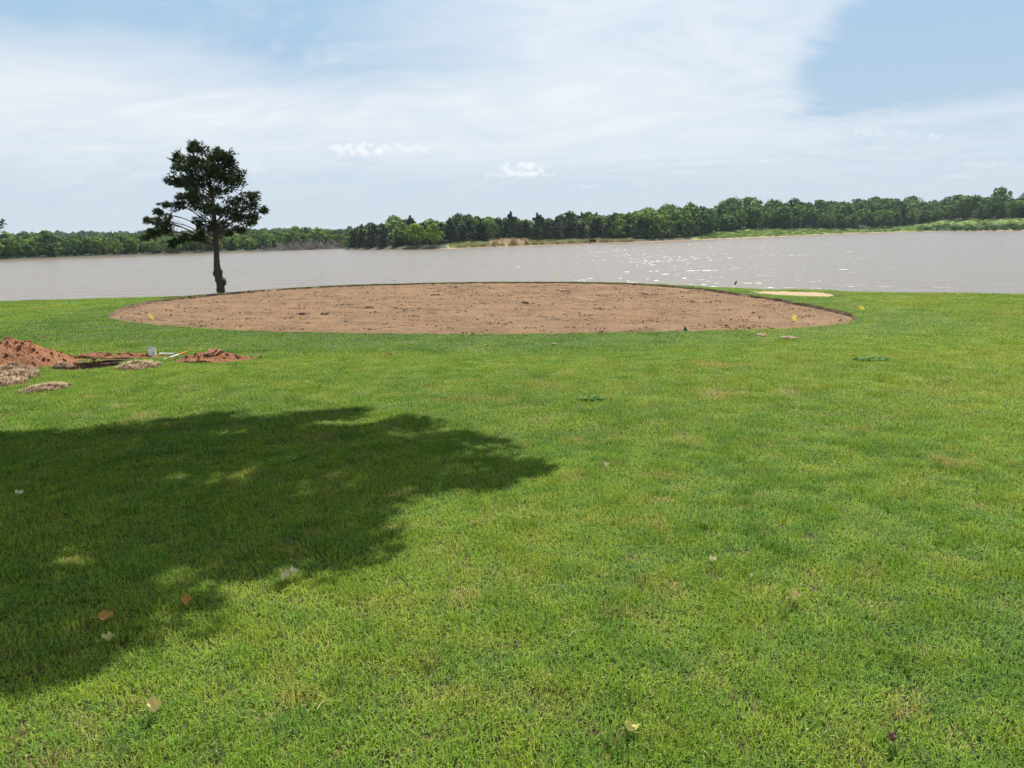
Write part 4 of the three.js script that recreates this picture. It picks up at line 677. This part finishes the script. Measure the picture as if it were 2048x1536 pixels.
{ // fallen leaves and stalks
  const leafGeo = (seed, L, curl) => {
    const R = rngOf(seed), lob = 2 + Math.floor(R() * 2), ph = R() * 6;
    return gridGeo(16, 10, (i, j) => { const t = i / 16, v = (j / 10) * 2 - 1, half = L * 0.40 * Math.pow(Math.sin(Math.PI * Math.pow(t, 0.75)), 0.8) * (1 + 0.22 * Math.sin(t * lob * 6.28 + ph)) + 0.001, x = (t - 0.5) * L, z = v * half; return { p: V(x, curl * (v * v * half * 1.5 + 2.2 * (t - 0.5) ** 2 * L) + 0.006 * Math.sin(t * 9 + v * 3 + ph), z), uv: [t, v] }; });
  };
  const leafMats = { tan: mat(0.50, 0.42, 0.17, { transmission: 0.25, thickness: 0 }), yellow: mat(0.46, 0.42, 0.12, { transmission: 0.25, thickness: 0 }), pale: mat(0.55, 0.50, 0.30, { transmission: 0.2, thickness: 0 }), orange: mat(0.42, 0.22, 0.04, { transmission: 0.3, thickness: 0 }), brown: mat(0.16, 0.09, 0.05), green: mat(0.25, 0.30, 0.09, { transmission: 0.3, thickness: 0 }) };
  const leaf = (x, d, L, m, curl, turn, tilt, label, seed) => {
    L *= 0.88; const g = group('fallen_leaf', x, ground(x, d) + 0.043, -d, turn); g.rotation.order = 'YXZ'; g.rotation.x = tilt * 0.55;
    mesh('blade', leafGeo(seed, L, curl), leafMats[m], g);
    const s = new Geo(); s.tube([V(-L * 0.5, 0.01 * curl, 0), V(-L * 0.7, 0.012, 0.004), V(-L * 0.95, 0.02, 0.012)], [0.0014, 0.0012, 0.001], 5, [1, 1, 1]); mesh('stalk', s.build(true), leafMats.tan, g);
    put(g, { label, category: 'leaf', group: 'fallen leaves on the lawn' });
  };
  leaf(-1.30, 2.48, 0.060, 'tan', 1.2, 0.3, 0.35, 'curled tan leaf below the shadow near the bottom edge', 1);
  leaf(0.36, 2.29, 0.062, 'yellow', 0.6, 1.9, 0.9, 'yellowish folded leaf standing up at the bottom of the lawn', 2);
  leaf(1.26, 3.24, 0.065, 'tan', 1.0, 0.1, 0.5, 'curled tan leaf beside the pale straw patch', 3);
  leaf(1.01, 3.70, 0.045, 'pale', 0.6, 0.2, 0.2, 'small pale leaf lying flat, farther than the tan curled one', 4);
  leaf(1.10, 4.24, 0.055, 'green', 0.9, 0.5, 0.3, 'greenish yellow leaf, farther than the small pale one', 5);
  leaf(0.68, 5.51, 0.055, 'pale', 0.9, 1.3, 0.5, 'pale leaf just beyond the tip of the shadow', 6);
  leaf(0.50, 5.37, 0.035, 'green', 0.6, 0.8, 0.3, 'tiny greenish leaf just beyond the tip of the shadow', 7);
  leaf(-1.85, 3.21, 0.075, 'orange', 0.4, 0.1, 0.4, 'amber leaf in the shadow near its lower edge', 8);
  leaf(-1.74, 3.01, 0.055, 'tan', 0.7, 0.6, 0.2, 'tan torn leaf in the shadow just below the amber one', 9);
  leaf(-2.45, 5.45, 0.07, 'green', 0.6, 0.2, 0.3, 'pale green leaf in the middle of the shadow', 10);
  leaf(-3.47, 5.17, 0.06, 'pale', 0.6, 0.8, 0.3, 'pale leaf in the shadow at the picture edge', 11);
  leaf(1.19, 2.20, 0.045, 'brown', 1.0, 0.8, 0.2, 'small brown leaf at the bottom corner of the lawn', 12);
  leaf(1.14, 3.49, 0.025, 'pale', 0.7, 0.8, 0.2, 'tiny pale scrap of leaf between two larger leaves', 13);
  leaf(-1.55, 3.35, 0.06, 'orange', 0.8, 1.8, 0.3, 'dull orange leaf at the shadow edge beside a sunny patch', 14);
  leaf(-1.17, 3.60, 0.055, 'pale', 1.3, 1.5, 0.9, 'crumpled whitish leaf on the sunny grass below the shadow', 15);
  leaf(-1.13, 3.66, 0.05, 'pale', 1.0, 0.4, 0.2, 'flat whitish scrap touching the crumpled leaf', 16);
  const stem = (x0, d0, x1, d1, k, label) => { const G = new Geo(), a = V(x0, ground(x0, d0) + 0.036, -d0), b = V(x1, ground(x1, d1) + 0.038, -d1), side = V(b.z - a.z, 0, a.x - b.x).multiplyScalar(k); const cv = new THREE.CatmullRomCurve3([a, a.clone().lerp(b, 0.35).add(side), a.clone().lerp(b, 0.7).addScaledVector(side, -0.4), b]).getPoints(14); G.tube(cv, cv.map((_, i) => 0.0017 - i * 0.00007), 6, [1, 1, 1]); put(mesh('grass_stalk', G.build(true), mat(0.36, 0.31, 0.15)), { label, category: 'stalk', group: 'dry stalks on the lawn' }); };
  stem(-0.28, 4.36, -0.11, 4.42, 0.08, 'dry straw stalk on the lawn, the farthest of the four');
  stem(-0.48, 3.91, -0.35, 3.98, 0.06, 'dry straw stalk on the lawn just right of the shadow');
  stem(-0.72, 2.46, -0.63, 2.55, 0.2, 'short dry stalk near the bottom edge of the lawn');
  stem(0.21, 2.95, 0.34, 3.04, 0.15, 'bent dry stalk in the middle of the near lawn');
}
renderer.render(scene, camera);
